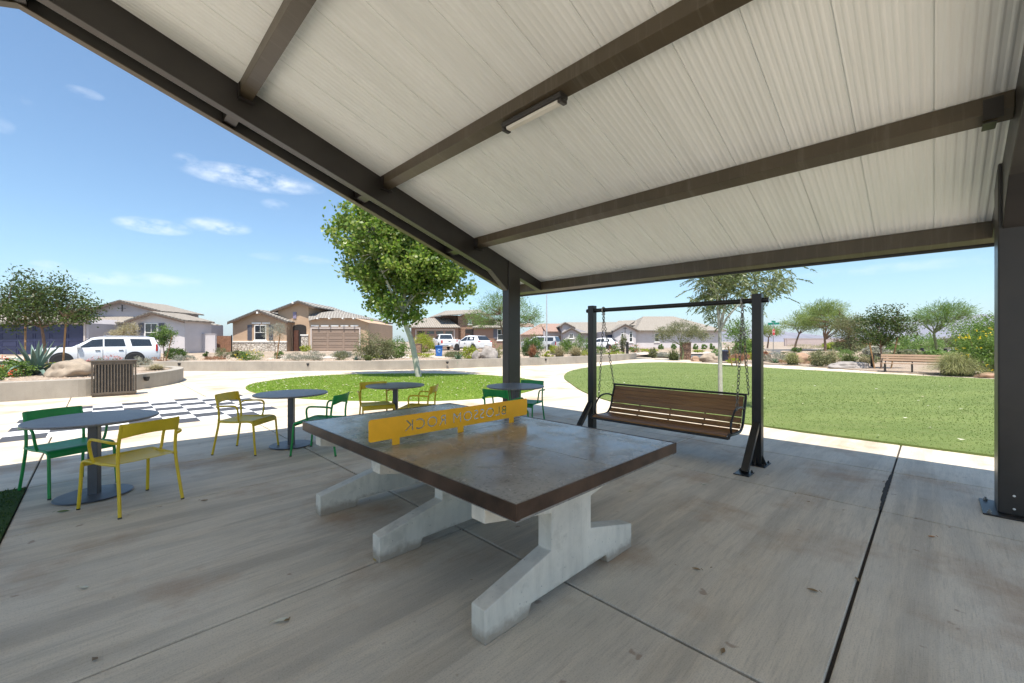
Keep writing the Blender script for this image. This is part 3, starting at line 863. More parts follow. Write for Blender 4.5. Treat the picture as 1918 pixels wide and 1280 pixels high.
for y, ytop in ((y0, 1.665-2.6), (y1, 3.66-2.6)):
    o_ = .035*(1 if y > 0 else -1)
    mid = Vector((.02, ytop, 1.70))
    chain((0, ytop, 1.872), (X(5.92), y+o_*.8, .83)); chain((0.0, ytop, 1.865), (X(5.49), y+o_*.6, .645))
    mb = MB(); c = Vector((X(5.92), y+o_*.8, .81)); mb.tube([c+Vector((math.cos(k*.785)*.02, 0, math.sin(k*.785)*.02)) for k in range(8)], .005, 6, closed=True)
    mb.tube([(X(5.907), y, .80), (X(5.92), y+o_*.8, .80)], .006, 6); mb.build("eye_ring", M_CHAIN, sb, smooth=True)

# ================================================================== CAFE TABLES AND CHAIRS
def cafe_table():
    t = thing("cafe_table", "", "cafe table", (0, 0, 0), 0, "round grey cafe tables under the pavilion")
    mb = MB(); mb.lathe([(.001, .722), (.462, .722), (.476, .728), (.480, .738), (.474, .746), (.455, .7475), (.001, .7475)], 64); mb.build("tabletop", M_GTAB, t, smooth=True)
    mb = MB(); mb.box(-.038, .038, -.038, .038, .012, .705); mb.build("post", M_GMET, t, bevel=.006, seg=2)
    mb = MB(); mb.box(-.17, .17, -.03, .03, .700, .7215); mb.box(-.03, .03, -.17, .17, .701, .7213); mb.build("top_bracket", M_GMET, t)
    mb = MB(); mb.lathe([(.001, .006), (.275, .006), (.282, .010), (.278, .014), (.26, .0155), (.001, .0165)], 64); mb.build("base", M_GMET, t, smooth=True)
    mb = MB()
    for k in range(4):
        a = k*math.pi/2+.3; mb.lathe([(.014, 0), (.014, .007)], 10, (.24*math.cos(a), .24*math.sin(a)))
    mb.build("glide", M_BLACK, t)
    return t
tabs = [(-4.03, 4.03, .35, "cafe table at far left between a green chair and a yellow chair"),
        (-3.15, 5.96, .1, "cafe table with round base beside the chessboard, left of the table tennis table"),
        (-1.97, 7.06, .0, "cafe table between two yellow chairs before the island lawn"),
        (.055, 6.93, .78, "cafe table standing just in front of the far steel column")]
ct = cafe_table()
for i, (x, y, rz, lab) in enumerate(tabs):
    o = ct if i == 0 else copy_tree(ct)
    o.location = (x, y, 0); o.rotation_euler.z = rz; o['label'] = lab
def chair(mat_, colname):
    t = thing("metal_chair", "", "chair", (0, 0, 0), 0, "%s metal armchairs at the cafe tables" % colname)
    r = .0135
    for s in (-1, 1):
        # rear leg runs up into the back post
        pts = smooth_open([(-.30, s*.238, 0), (-.262, s*.226, .22), (-.228, s*.218, .43), (-.235, s*.216, .60), (-.275, s*.214, .775)], 5)
        mb = MB(); mb.tube(pts, r, 8); mb.build("rear_leg", mat_, t, smooth=True)
        pts = [(-.230, s*.222, .432), (-.05, s*.238, .428)] + smooth_open([(.17, s*.246, .436), (.225, s*.247, .425), (.247, s*.248, .385), (.262, s*.252, .2), (.282, s*.258, 0)], 5)
        mb = MB(); mb.tube(pts, r, 8); mb.build("front_leg", mat_, t, smooth=True)
        pts = smooth_open([(-.236, s*.222, .618), (-.225, s*.262, .632), (-.17, s*.276, .640), (.0, s*.282, .645), (.045, s*.282, .630), (.062, s*.278, .585), (.060, s*.262, .48), (.055, s*.248, .436)], 5)
        mb = MB(); mb.tube(pts, .012, 8); mb.build("armrest", mat_, t, smooth=True)
    n = 14; vs = []; ny = 9
    prof = [(-.235, .440), (-.12, .428), (.02, .424), (.14, .432), (.20, .439), (.235, .432), (.252, .410), (.256, .375)]
    prof = smooth_open(prof, 3)
    for (x, z) in prof:
        hw = .232+.012*min(1, max(0, (x+.2)/.4))
        for k in range(ny):
            y = -hw+2*hw*k/(ny-1); dip = -.006*math.cos(y/hw*1.57)*(1 if x < .2 else 0)
            vs.append((x, y, z+dip+.006))
    m = len(prof); mb = MB()
    top = len(vs); vs2 = vs + [(a, b, c-.004) for a, b, c in vs]
    fs = []
    for i in range(m-1):
        for k in range(ny-1):
            a = i*ny+k; fs.append((a, a+1, a+ny+1, a+ny)); fs.append((top+a, top+a+ny, top+a+ny+1, top+a+1))
    edge = [k for k in range(ny)] + [i*ny+ny-1 for i in range(1, m)] + [(m-1)*ny+k for k in range(ny-2, -1, -1)] + [i*ny for i in range(m-2, 0, -1)]
    for a, b in zip(edge, edge[1:]+edge[:1]): fs.append((a, top+a, top+b, b))
    mb.add(vs2, fs); mb.build("seat", mat_, t, smooth=True)
    # backrest: thin curved sheet wrapped round the posts
    vs = []; nk = 15; zs = [.655, .66, .70, .74, .775, .782]
    for zi, z in enumerate(zs):
        for k in range(nk):
            q = -1+2*k/(nk-1); hw = .225 - (.006 if zi in (0, len(zs)-1) else 0)
            x = -.243-(z-.62)*.215-.030*(1-q*q)*1.0-.012
            if abs(q) > .93: x += .012
            zl = z + (.022*(1-q*q) if zi < 2 else 0)
            vs.append((x, q*hw, zl))
    m = len(zs); top = len(vs); vs2 = vs + [(a+.004, b, c) for a, b, c in vs]; fs = []
    for i in range(m-1):
        for k in range(nk-1):
            a = i*nk+k; fs.append((a, a+1, a+nk+1, a+nk)); fs.append((top+a, top+a+nk, top+a+nk+1, top+a+1))
    edge = [k for k in range(nk)] + [i*nk+nk-1 for i in range(1, m)] + [(m-1)*nk+k for k in range(nk-2, -1, -1)] + [i*nk for i in range(m-2, 0, -1)]
    for a, b in zip(edge, edge[1:]+edge[:1]): fs.append((a, top+a, top+b, b))
    mb = MB(); mb.add(vs2, fs); mb.build("backrest", mat_, t, smooth=True)
    mb = MB()
    for s in (-1, 1):
        mb.tube([(-.301, s*.238, .0), (-.298, s*.2375, .012)], .0145, 8); mb.tube([(.2815, s*.258, 0), (.281, s*.2575, .012)], .0145, 8)
    mb.build("foot_cap", M_BLACK, t)
    return t
chairs = {'g': [(-4.50, 4.24, -20, "green armchair at far left behind the near cafe table, one foot on the turf"),
                (-2.56, 5.62, 178, "green armchair half hidden by the left corner of the table tennis table"),
                (-.10, 6.32, 57, "green armchair with its back to the viewer, left of the far column table"),
                (.235, 7.26, -118, "green armchair behind the table at the far column, facing the viewer")],
          'y': [(-3.46, 3.81, 158.5, "yellow armchair in front of the near cafe table, back towards the viewer"),
                (-3.60, 5.67, -1, "yellow armchair beside the chessboard facing right to its table"),
                (-2.27, 6.98, -62, "yellow armchair before the island lawn, facing the viewer"),
                (-1.52, 6.72, 176, "yellow armchair seen side on, left of the far column with the lawn behind it")]}
for key, mat_, nm in (('y', M_YELLOW, "yellow"), ('g', M_GREEN, "green")):
    c0 = chair(mat_, nm)
    for i, (x, y, a, lab) in enumerate(chairs[key]):
        o = c0 if i == 0 else copy_tree(c0)
        o.location = (x, y, 0); o.rotation_euler.z = R(a); o['label'] = lab

# ================================================================== PLANTER WALLS, BIN
def wall_ring(name, path, thick, z0, z1, label, mat_=None, side_=1):
    P = [Vector(p) for p in path]; n = len(P); inner = []
    for i in range(n):
        t = (P[min(i+1, n-1)]-P[max(i-1, 0)]).normalized(); inner.append(P[i] + Vector((-t.y, t.x))*thick*side_)
    mb = MB(); vs = []
    for a, b in zip(P, inner): vs += [(a.x, a.y, z0), (a.x, a.y, z1), (b.x, b.y, z1), (b.x, b.y, z0)]
    fs = []
    for i in range(n-1):
        for k in range(4):
            l = (k+1) % 4; fs.append((i*4+k, i*4+l, (i+1)*4+l, (i+1)*4+k))
    fs += [(0, 1, 2, 3), tuple((n-1)*4+k for k in (3, 2, 1, 0))]
    mb.add(vs, fs); o = mb.build(name, M_WALL, bevel=.012, seg=2)
    tag(o, label, "garden wall"); return o, inner
q = lambda u, v: tuple(uv(u, v)[:2])
path1 = [q(-15, 16.03), q(-9, 16.03), q(-4, 16.03)] + smooth_open([q(-1.0, 16.03), q(-.11, 16.05), (-11.42, 12.4), (-11.62, 13.9), (-12.1, 15.2), (-12.75, 16.2), (-13.6, 16.95), (-15.0, 17.5), (-18, 18.4), (-23, 19.4)], 6)
o, inner1 = wall_ring("planter_wall", path1, .32, -.1, .475, "low concrete planter wall curving round the left bed behind the slatted bin", side_=1)
bed1 = [tuple(p) for p in inner1] + [(-34, 21), (-36, 2)]
structure(sheet("planting_bed", bed1, .41, M_GRAVEL, .3))
path2 = smooth_open([(-18.15, 20.85), (-14, 20.9), (-9.4, 21.04), (-4.81, 22.2), (-1.82, 23.9), (3.13, 26.95), (7.05, 30.5), (9.3, 33.6), (10.8, 36.2)], 6)
o, inner2 = wall_ring("retaining_wall", path2, .28, -.1, .485, "long low concrete wall curving behind the lawns in front of the street", side_=1)
bed2 = [tuple(p) for p in inner2][:-4] + [(6.5, 35.2), (1, 30.5), (-6, 26.8), (-13, 25.6), (-18.1, 25)]
structure(sheet("planting_bed", bed2, .40, M_GRAVEL, .5))
bed3 = [(-18.3, 20.2), (-18.3, 25), (-24, 23.6), (-34, 21.3), (-23, 19.7)]
structure(sheet("planting_bed", bed3, .05, M_GRAVEL, .2))
# beds on the right of the far path
def edge_pts(): return [ground(*p) for p in [(1178, 664), (1200, 667), (1250, 672), (1290, 675), (1330, 678), (1392, 680.5)]]
bed4 = edge_pts() + [(15.6, 33), (13.5, 42), (10.3, 44), (10.9, 41)]
structure(sheet("planting_bed", bed4, .03, M_GRAVEL, .1))
bed5 = [ground(*p) for p in [(1462, 684.5), (1500, 686.5), (1560, 690.5), (1600, 693.5), (1700, 700), (1800, 704.5), (1860, 707.5), (1960, 713)]] + [(34, 4), (60, 20), (60, 60), (30, 58), (23, 44), (20.5, 33), (16.6, 28.5)]
structure(sheet("planting_bed", bed5, .035, M_GRAVEL, .1))
for (px, py, D, rz, lab) in [(275, 709.5, 13.05, R(86), "small dark step light on the curved left planter wall"), (336, 682.5, 20.86, 0, "small dark step light at the left end of the far wall"),
                   (577, 683, 20.97, 0, "small dark step light on the far wall below the tan house"), (838, 679.5, 22.68, R(32), "small dark step light on the far wall right of the leaning tree"),
                   (1022, 674, 26.25, R(30), "small dark step light on the far wall right of the column")]:
    x = at(px, D)
    M3 = Matrix.Rotation(rz, 3, 'Z'); mb = MB(); mb.prism([(-.07, .06), (.07, .06), (.05, -.02), (.02, -.07), (-.02, -.07), (-.05, -.02)], -.045, .06, 'y')
    o = mb.build("step_light", M_BLACK, bevel=.006, seg=1); o.location = (x, D, zz(py, D)); o.rotation_euler.z = rz
    tag(o, lab, "wall light", "step lights on the garden walls")

bn = thing("litter_bin", "square bronze litter bin with vertical slats against the left planter wall", "litter bin", tuple(uv(.30, 15.82)), ROT)
hw_, hd_ = .45, .19
mb = MB()
for a, b, c, d in ((-hw_, hw_, -hd_, hd_),):
    mb.box(-hw_, hw_, -hd_, hd_, .05, .11); mb.box(-hw_+.02, hw_-.02, -hd_+.02, hd_-.02, 0, .05)
M_BIN = simple("bin_bronze", (.10, .078, .058), .45, .1, .25, 6)
mb.build("base", M_BIN, bn, bevel=.006)
mb = MB(); mb.box(-hw_-.02, hw_+.02, -hd_-.02, hd_+.02, .94, .975); mb.box(-hw_, hw_, -hd_, hd_, .86, .94); mb.build("lid", M_BIN, bn, bevel=.006)
mb = MB(); mb.box(-hw_+.06, hw_-.06, -hd_+.06, hd_-.06, .11, .86); mb.build("liner", M_BLACK, bn)
for k in range(15):
    mb = MB(); x = -hw_+.03+k*(2*hw_-.06)/14; mb.box(x-.014, x+.014, -hd_+.004, -hd_+.018, .11, .86); mb.build("slat", M_BIN, bn, bevel=.002, seg=1)
for s in (-1, 1):
    for k in range(5):
        mb = MB(); y = -hd_+.05+k*(2*hd_-.1)/4; x = s*(hw_-.011); mb.box(x-.007, x+.007, y-.014, y+.014, .11, .86); mb.build("slat", M_BIN, bn)

# ================================================================== HOUSES
def roof_mat(name, a, b_, mortar):
    m, nt, b = new_mat(name)
    tc = N(nt, "ShaderNodeTexCoord"); sx = N(nt, "ShaderNodeSeparateXYZ"); nt.links.new(tc.outputs["Object"], sx.inputs[0])
    n1 = noise_tex(nt, 1.2, 4, .6); g = noise_tex(nt, 7, 2, .5)
    cx = fmath(nt, 'SINE', fmath(nt, 'MULTIPLY', fmath(nt, 'ADD', sx.outputs[0], fmath(nt, 'MULTIPLY', sx.outputs[1], .37)), 21.0))
    cz = fmath(nt, 'FRACT', fmath(nt, 'MULTIPLY', sx.outputs[2], 7.5))
    c = ramp(nt, g, [(.35, a), (.65, b_)])
    c = mixc(nt, ramp(nt, cz, [(.0, .75), (.22, 0.0)]), c, mortar)
    c = mixc(nt, ramp(nt, cx, [(.0, .55), (.25, 0.0)]), c, mortar)
    nt.links.new(c, b.inputs["Base Color"]); b.inputs["Roughness"].default_value = .85
    bump(nt, b, fmath(nt, 'ADD', cx, cz), .8, .05)
    return m
M_ROOFG = roof_mat("grey_roof_tile", (.25, .23, .2), (.38, .35, .31), (.15, .13, .11))
M_ROOFP = roof_mat("pink_roof_tile", (.34, .22, .17), (.44, .30, .24), (.22, .13, .1))
M_ROOFT = roof_mat("tan_roof_tile", (.28, .245, .205), (.41, .365, .31), (.17, .14, .11))
def stucco(name, col): return simple(name, col, .92, 0, .07, 1.0, .35, 60)
M_TAN = stucco("tan_stucco", (.43, .30, .20)); M_TAN2 = stucco("garage_tan", (.26, .19, .145))
M_WHS = stucco("white_stucco", (.55, .51, .51)); M_GRS = stucco("grey_stucco", (.42, .39, .40)); M_PKS = stucco("beige_stucco", (.50, .43, .39))
M_BRN = stucco("brown_stucco", (.27, .17, .125)); M_DKD = simple("front_door_wood", (.09, .035, .02), .5)
M_NAVY = simple("navy_garage_paint", (.022, .026, .07), .5); M_SHUT = simple("shutter_grey", (.10, .10, .12), .6)
M_EAVE = simple("eave_dark_wood", (.10, .065, .045), .7)
def stone_mat(name, a, b_, mortar, sx=3.2, sz=7):
    m, nt, b = new_mat(name)
    tc = N(nt, "ShaderNodeTexCoord"); mp = N(nt, "ShaderNodeMapping"); mp.inputs["Scale"].default_value = (sx, sx, sz)
    nt.links.new(tc.outputs["Object"], mp.inputs[0]); v = N(nt, "ShaderNodeTexVoronoi"); v.inputs["Scale"].default_value = 1
    nt.links.new(mp.outputs[0], v.inputs["Vector"]); e = N(nt, "ShaderNodeTexVoronoi", feature='DISTANCE_TO_EDGE'); nt.links.new(mp.outputs[0], e.inputs["Vector"]); e.inputs["Scale"].default_value = 1
    s = N(nt, "ShaderNodeSeparateColor"); nt.links.new(v.outputs["Color"], s.inputs[0])
    c = ramp(nt, s.outputs[0], [(.1, a), (.9, b_)])
    c = mixc(nt, ramp(nt, e.outputs["Distance"], [(.03, 1.0), (.09, 0.0)]), c, mortar)
    nt.links.new(c, b.inputs["Base Color"]); b.inputs["Roughness"].default_value = .9
    bump(nt, b, ramp(nt, e.outputs["Distance"], [(.02, 0.0), (.15, 1.0)]), .9, .03)
    return m
M_STONE = stone_mat("ledge_stone", (.45, .40, .34), (.66, .61, .54), (.16, .12, .09))
M_BRICK = stone_mat("brown_brick", (.26, .15, .10), (.38, .24, .16), (.16, .1, .07), 3.5, 11)

class House:
    def __init__(s, label, px, D, zg, cat="house"):
        s.D = D; s.zg = zg; s.X0 = at(px, D)
        s.t = thing("house", label, cat, (s.X0, D, zg)); s.roofs = MB(); s.eav = MB()
    def P(s, px, py, y=0):
        d = s.D+y; return Vector((at(px, d)-s.X0, y, zz(py, d)-s.zg))
    def x(s, px, y=0): return at(px, s.D+y)-s.X0
    def z(s, py, y=0): return zz(py, s.D+y)-s.zg
    def wall(s, poly, y0, y1, m, name="wall"):
        mb = MB(); mb.prism([(s.x(a, y0), (s.z(b, y0) if b is not None else -.5)) for a, b in poly], y0, y1, 'y'); return mb.build(name, m, s.t)
    def slab(s, pts, th=.13):
        pts = [Vector(p) for p in pts]; n = len(pts); s.roofs.add(pts + [p-Vector((0, 0, th)) for p in pts], [tuple(range(n)), tuple(range(2*n-1, n-1, -1))] + [(i, n+i, n+(i+1) % n, (i+1) % n) for i in range(n)])
    def gable(s, xl, zl, xp, zp, xr, zr, y0, y1, over=.45):
        """front gable roof from pixel-free local values"""
        for (xa, za) in ((xl, zl), (xr, zr)):
            d = Vector((xa-xp, 0, za-zp)); e = Vector((xp, 0, zp)) + d*(1 + over/abs(d.x)*.6)
            s.slab([(xp, y0-over, zp+.12), (e.x, y0-over, e.z+.12), (e.x, y1, e.z+.12), (xp, y1, zp+.12)], .12)
            a = Vector((xp, y0-over-.02, zp-.02)); b_ = Vector((e.x, y0-over-.02, e.z-.02))
            E_ = MB(); E_.add([a, b_, b_-Vector((0, 0, .14)), a-Vector((0, 0, .14)), a+Vector((0, .06, 0)), b_+Vector((0, .06, 0)), b_+Vector((0, .06, -.14)), a+Vector((0, .06, -.14))],
                      [(0, 1, 2, 3), (4, 7, 6, 5), (0, 4, 5, 1), (1, 5, 6, 2), (2, 6, 7, 3), (3, 7, 4, 0)]); E_.build("eave_board", M_EAVE, s.t)
    def hip(s, x0, x1, y0, y1, ze, zr, rx0, rx1, ry):
        A, B, C_, D_ = Vector((x0, y0, ze)), Vector((x1, y0, ze)), Vector((x1, y1, ze)), Vector((x0, y1, ze)); E_, F_ = Vector((rx0, ry, zr)), Vector((rx1, ry, zr))
        s.roofs.add([A, B, C_, D_, E_, F_] + [q-Vector((0, 0, .15)) for q in (A, B, C_, D_)], [(0, 1, 5, 4), (1, 2, 5), (2, 3, 4, 5), (3, 0, 4), (0, 6, 7, 1), (1, 7, 8, 2), (2, 8, 9, 3), (3, 9, 6, 0), (6, 9, 8, 7)])
    def finish(s, rm):
        if s.roofs.v: s.roofs.build("roof", rm, s.t)
        if s.eav.v: s.eav.build("eave_board", M_EAVE, s.t)
    def garage(s, x0, x1, z1, y, m, z0=0, wins=False):
        mb = MB(); mb.box(x0, x1, y-.02, y+.05, z0, z1)
        n = 4
        g = mb.build("garage_door", m, s.t)
        mb = MB()
        h = (z1-z0)/n; nc = max(2, int((x1-x0)/1.25))
        for i in range(n):
            for j in range(nc):
                w = (x1-x0)/nc; a = x0+j*w
                if wins and i == n-1: continue
                for (xa, xb, za, zb2) in ((a+.08, a+w-.08, z0+i*h+.09, z0+i*h+.11), (a+.08, a+w-.08, z0+(i+1)*h-.11, z0+(i+1)*h-.09), (a+.08, a+.1, z0+i*h+.11, z0+(i+1)*h-.11), (a+w-.1, a+w-.08, z0+i*h+.11, z0+(i+1)*h-.11)):
                    mb.box(xa, xb, y-.045, y-.0205, za, zb2)
        mb.build("panel_moulding", m, g)
        if wins:
            for j in range(4):
                w = (x1-x0)/4; mb = MB(); mb.box(x0+j*w+.15, x0+(j+1)*w-.15, y-.04, y-.0205, z1-h+.12, z1-.12); mb.build("window_pane", M_GLASS, g)
        mb = MB()
        for a, b_, c, d in ((x0-.14, x0-.002, z0, z1+.14), (x1+.002, x1+.14, z0, z1+.14), (x0-.002, x1+.002, z1+.002, z1+.14)): mb.box(a, b_, y-.08, y+.02, c, d)
        mb.build("door_trim", M_PKS, g)
    def window(s, x0, x1, z0, z1, y, fm=None, shutters=None, arch=False, rows=2):
        fm = fm or M_WHITE; mb = MB(); f = .07
        zt = z1
        for a, b_, c, d in ((x0, x0+f, z0, z1), (x1-f, x1, z0, z1), (x0+f, x1-f, z0, z0+f), (x0+f, x1-f, z1-f, z1), (x0+f, x1-f, (z0+z1)/2-.025, (z0+z1)/2+.025)): mb.box(a, b_, y-.06, y+.01, c, d)
        if rows > 1: mb.box((x0+x1)/2-.015, (x0+x1)/2+.015, y-.05, y+.0, (z0+z1)/2+.025, z1-f)
        w = mb.build("window", fm, s.t)
        mb = MB(); mb.box(x0+f, x1-f, y-.022, y-.004, z0+f, z1-f)
        if arch:
            mb.prism([(x0+f+(x1-x0-2*f)*(.5+.5*math.cos(R(a))), z1-.02+.4*(x1-x0)*math.sin(R(a))) for a in range(0, 181, 20)], y-.022, y-.004, 'y')
        mb.build("pane", M_GLASS, w)
        mb = MB(); mb.box(x0-.1, x1+.1, y-.1, y, z0-.12, z0-.003); mb.build("sill", fm, w)
        if shutters:
            for xa in shutters:
                mb = MB(); mb.box(xa-.22, xa+.22, y-.05, y+.0, z0, z1)
                for k in range(10): mb.box(xa-.17, xa+.17, y-.07, y-.05, z0+.06+k*(z1-z0-.1)/10, z0+.1+k*(z1-z0-.1)/10)
                mb.build("shutter", M_SHUT, s.t)

# --- tan house with the big garage (fronts the street square on)
h = House("tan stucco house with stone base, arched porch and wide garage across the street", 560, 43, .46)
P = h.P; X_ = h.x; Z_ = h.z
h.wall([(436, None), (436, 603), (487, 583.5), (537, 601), (537, None)], 0, 8, M_TAN)
h.gable(X_(436), Z_(603.5), X_(487), Z_(582.5), X_(538), Z_(602.5), 0, 8)
h.wall([(530, None), (520, 578), (552, 565), (578, 574.5), (578, None)], 1.0, 9, M_TAN)
h.gable(X_(505), Z_(582), X_(552.5), Z_(564), X_(579), Z_(573.5), 1.0, 9)
mb = MB(); mb.box(X_(435.3), X_(537.6), -.09, 0, -.4, Z_(641.5)); mb.build("stone_base", M_STONE, h.t)
mb = MB(); mb.box(X_(434.8), X_(538.2), -.14, -.001, Z_(641.5), Z_(639.3)); mb.build("stone_cap", M_WHITE, h.t)
mb = MB(); mb.box(X_(565), X_(578.3), -.12, .995, -.1, Z_(629)); mb.build("porch_pillar", M_STONE, h.t)
mb = MB(); mb.box(X_(564), X_(579), -.18, .99, Z_(629), Z_(626.8)); mb.build("pillar_cap", M_WHITE, h.t)
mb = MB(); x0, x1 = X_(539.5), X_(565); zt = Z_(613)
mb.prism([(x1, -.1), (x1, zt)] + [((x0+x1)/2+(x1-x0)/2*math.cos(R(a)), zt+.32*math.sin(R(a))) for a in range(15, 180, 15)] + [(x0, zt), (x0, -.1)], .93, .995, 'y'); mb.build("porch_shade_panel", simple("porch_shade_dark", (.02, .016, .014), .8), h.t)  # flat dark arch standing in for the shade inside the porch
mb = MB(); mb.box(X_(541.5), X_(551), .86, .925, 0, 2.2); mb.build("front_door", M_DKD, h.t)
h.window(X_(477), X_(499), Z_(637.5), Z_(609), -.002, shutters=[X_(468), X_(508)])
mb = MB(); mb.box(X_(472), X_(489), -.06, -.001, Z_(607), Z_(604.4)); mb.box(X_(491), X_(506), -.06, -.001, Z_(607), Z_(604.4)); mb.build("lintel", M_WHITE, h.t)
mb = MB(); mb.box(X_(549.3, 1), X_(555.5, 1), .93, .998, Z_(596), Z_(583.5)); mb.build("attic_vent", simple("vent_violet_grey", (.22, .19, .28), .6), h.t)
h.wall([(578, None), (578, 600), (600, 595.8), (662, 595.8), (690, 604.5), (690, None)], -.6, 8, M_TAN)
h.roofs.add([P(578, 601, -.9), P(598, 596, -.95), P(664, 596, -.95), P(693, 606, -.95), P(626, 583.5, 2.2), P(612, 583, 6), P(700, 606, 8), P(578, 590, 8), P(578, 588, 2)],
            [(0, 1, 4, 8), (1, 2, 4), (2, 3, 4), (3, 6, 4), (4, 6, 5), (4, 5, 8), (5, 7, 8), (5, 6, 7)])
h.hip(X_(530, 6), X_(700, 6), 2.2, 14, Z_(600, 6)+.0, Z_(572.5, 8), X_(560, 8), X_(600, 8), 8)
h.garage(X_(584.5, -.6), X_(673, -.6), Z_(616.3, -.6), -.6, M_TAN2)
mb = MB()
for k in range(5): xa = X_(583+k*18.5, -.6); mb.box(xa, xa+.78, -.67, -.6005, Z_(613, -.6)+.06, Z_(613, -.6)+.2)
mb.build("lintel", M_WHITE, h.t)
for px in (598, 620, 645, 665):
    mb = MB(); xa = X_(px, -.6); mb.box(xa-.07, xa+.07, -1.1, -.6, Z_(598.5, -.6), Z_(598.5, -.6)+.15); mb.build("corbel", M_WHITE, h.t)
for px, py, y in ((487, 586.5, 0), (552.5, 568, 1)):
    mb = MB(); xa = X_(px, y); mb.box(xa-.09, xa+.09, y-.5, y, Z_(py, y)-.1, Z_(py, y)+.1); mb.build("corbel", M_WHITE, h.t)
mb = MB(); mb.box(X_(571.5), X_(573.8), -.1+1, .998, Z_(622), Z_(615)); mb.build("wall_lamp", M_BLACK, h.t)
h.finish(M_ROOFG)

# --- white house on the left with the navy garage
h = House("white stucco house with navy garage door behind the white sport utility car", 200, 36, .34); P = h.P; X_ = h.x; Z_ = h.z
h.wall([(-120, None), (-120, 606), (-20, 606), (160, 597), (166, 606), (166, None)], -1.5, 9, M_GRS)
h.wall([(150, None), (150, 585), (228, 565), (300, 582), (300, None)], 3.2, 8, M_GRS)
h.gable(X_(150, 3), Z_(587, 3), X_(228, 3), Z_(564.5, 3), X_(303, 3), Z_(584, 3), 3.2, 8)
h.wall([(245, None), (245, 602), (290, 587), (346, 600), (346, None)], 0, 3.2, M_WHS)
h.gable(X_(247), Z_(602), X_(290), Z_(586.3), X_(347), Z_(601), 0, 3.2)
h.wall([(166, None), (166, 604), (246, 604), (246, None)], 1.6, 8, M_WHS)
h.slab([P(160, 603.5, .9), P(250, 603.5, .9), P(250, 588, 4.5), P(190, 588, 4.5)])
h.slab([P(-125, 608, -2), P(172, 599, -2), P(150, 585, 3), P(-80, 585, 3)])
h.hip(X_(300, 4), X_(350, 4), 3.3, 9, Z_(606, 4), Z_(594, 6), X_(322, 6), X_(350, 6), 6)
h.wall([(320, None), (320, 607), (348, 607), (348, None)], 3.4, 8.5, M_GRS)
h.garage(X_(-60, -1.5), X_(158, -1.5), Z_(608, -1.5), -1.5, M_NAVY)
h.window(X_(272), X_(296), Z_(641), Z_(605.5), -.002, shutters=[X_(264.5), X_(303)])
mb = MB(); c = P(228, 577.5, 2.9); mb.box(c.x-.32, c.x+.32, 2.9, 2.99, c.z-.02, c.z+.02); mb.box(c.x-.02, c.x+.02, 2.9, 2.985, c.z-.32, c.z+.32); mb.build("gable_ornament", M_BLACK, h.t)
mb = MB(); mb.tube([P(188, 604, .85), P(188, 640, .85)], .05, 8); mb.build("downpipe", M_BLACK, h.t)
h.finish(M_ROOFT)

# --- side wall and timber gate between the houses
x0, x1 = at(352, 38), at(403, 38)
mb = MB(); mb.box(x0, x1, 38, 38.2, .2, zz(626.5, 38)); mb.box(x0-.02, x1+.02, 37.97, 38.23, zz(626.5, 38)+.001, zz(625.5, 38)); tag(mb.build("garden_wall", M_WHS), "plain white garden wall between the white house and the timber gate", "wall")
gt = thing("gate", "brown timber gate between the white garden wall and the tan house", "gate", (at(419, 40), 40, .4))
mb = MB()
for k in range(9): xa = -.72+k*.16; mb.box(xa, xa+.15, -.02, .02, .05, 1.62)
mb.build("boards", simple("gate_timber", (.24, .12, .07), .7, 0, .3, 6), gt)
mb = MB(); mb.box(-.8, -.73, -.04, .04, 0, 1.7); mb.box(.73, .8, -.04, .04, 0, 1.7); mb.box(-.73, .73, .021, .05, .3, .38); mb.box(-.73, .73, .021, .05, 1.3, 1.38); mb.build("frame", M_BLACK, gt)

# --- brown brick house in the centre
h = House("brown house with brick gable and tiled roofs behind the leaning tree and steel column", 850, 56, .46); P = h.P; X_ = h.x; Z_ = h.z
h.wall([(770, None), (770, 612), (858, 612), (858, None)], 0, 8, M_BRN)
h.slab([P(764, 613, -.5), P(862, 613, -.5), P(838, 596, 4), P(790, 596, 4)])
h.slab([P(862, 613, -.5), P(866, 613, 8), P(838, 596, 4)], .1); h.slab([P(764, 613, -.5), P(790, 596, 4), P(760, 613, 8)], .1)
h.wall([(796, None), (796, 597), (832, 591.5), (858, 591), (858, None)], 4.2, 9, M_BRN)
h.garage(X_(780), X_(850), Z_(619), 0, M_BRN, wins=True)
h.wall([(858, None), (858, 592), (884, 586), (922, 602), (922, None)], 1.0, 9, M_BRICK)
h.slab([P(826, 590.5, .4), P(900, 586, .4), P(900, 580, 5), P(835, 582, 5)]); h.slab([P(826, 590.5, .4), P(835, 582, 5), P(800, 596, 9)], .1)
h.slab([P(900, 586, .4), P(926, 604, .4), P(930, 600, 9), P(900, 580, 5)], .1)
h.window(X_(877.5, 1), X_(883.3, 1), Z_(607.5, 1), Z_(599, 1), .998, rows=2)
mb = MB(); mb.box(X_(871.5, 1), X_(887, 1), .93, .995, -.1, Z_(617, 1)); mb.build("porch_shade_panel", simple("porch_shade_dark", (.02, .016, .014), .8), h.t)  # near-black panel on the wall, painted shade of the porch recess
mb = MB(); mb.box(X_(873, 1), X_(880.5, 1), .86, .925, 0, 2.1); mb.build("front_door", M_DKD, h.t)
h.wall([(887, None), (887, 613), (960, 613), (960, None)], .2, 7, M_BRN)
h.slab([P(884, 613, -.3), P(964, 613, -.3), P(948, 600, 3.5), P(912, 600, 3.5)]); h.slab([P(884, 613, -.3), P(912, 600, 3.5), P(890, 608, 7)], .1); h.slab([P(964, 613, -.3), P(966, 610, 7), P(948, 600, 3.5)], .1)
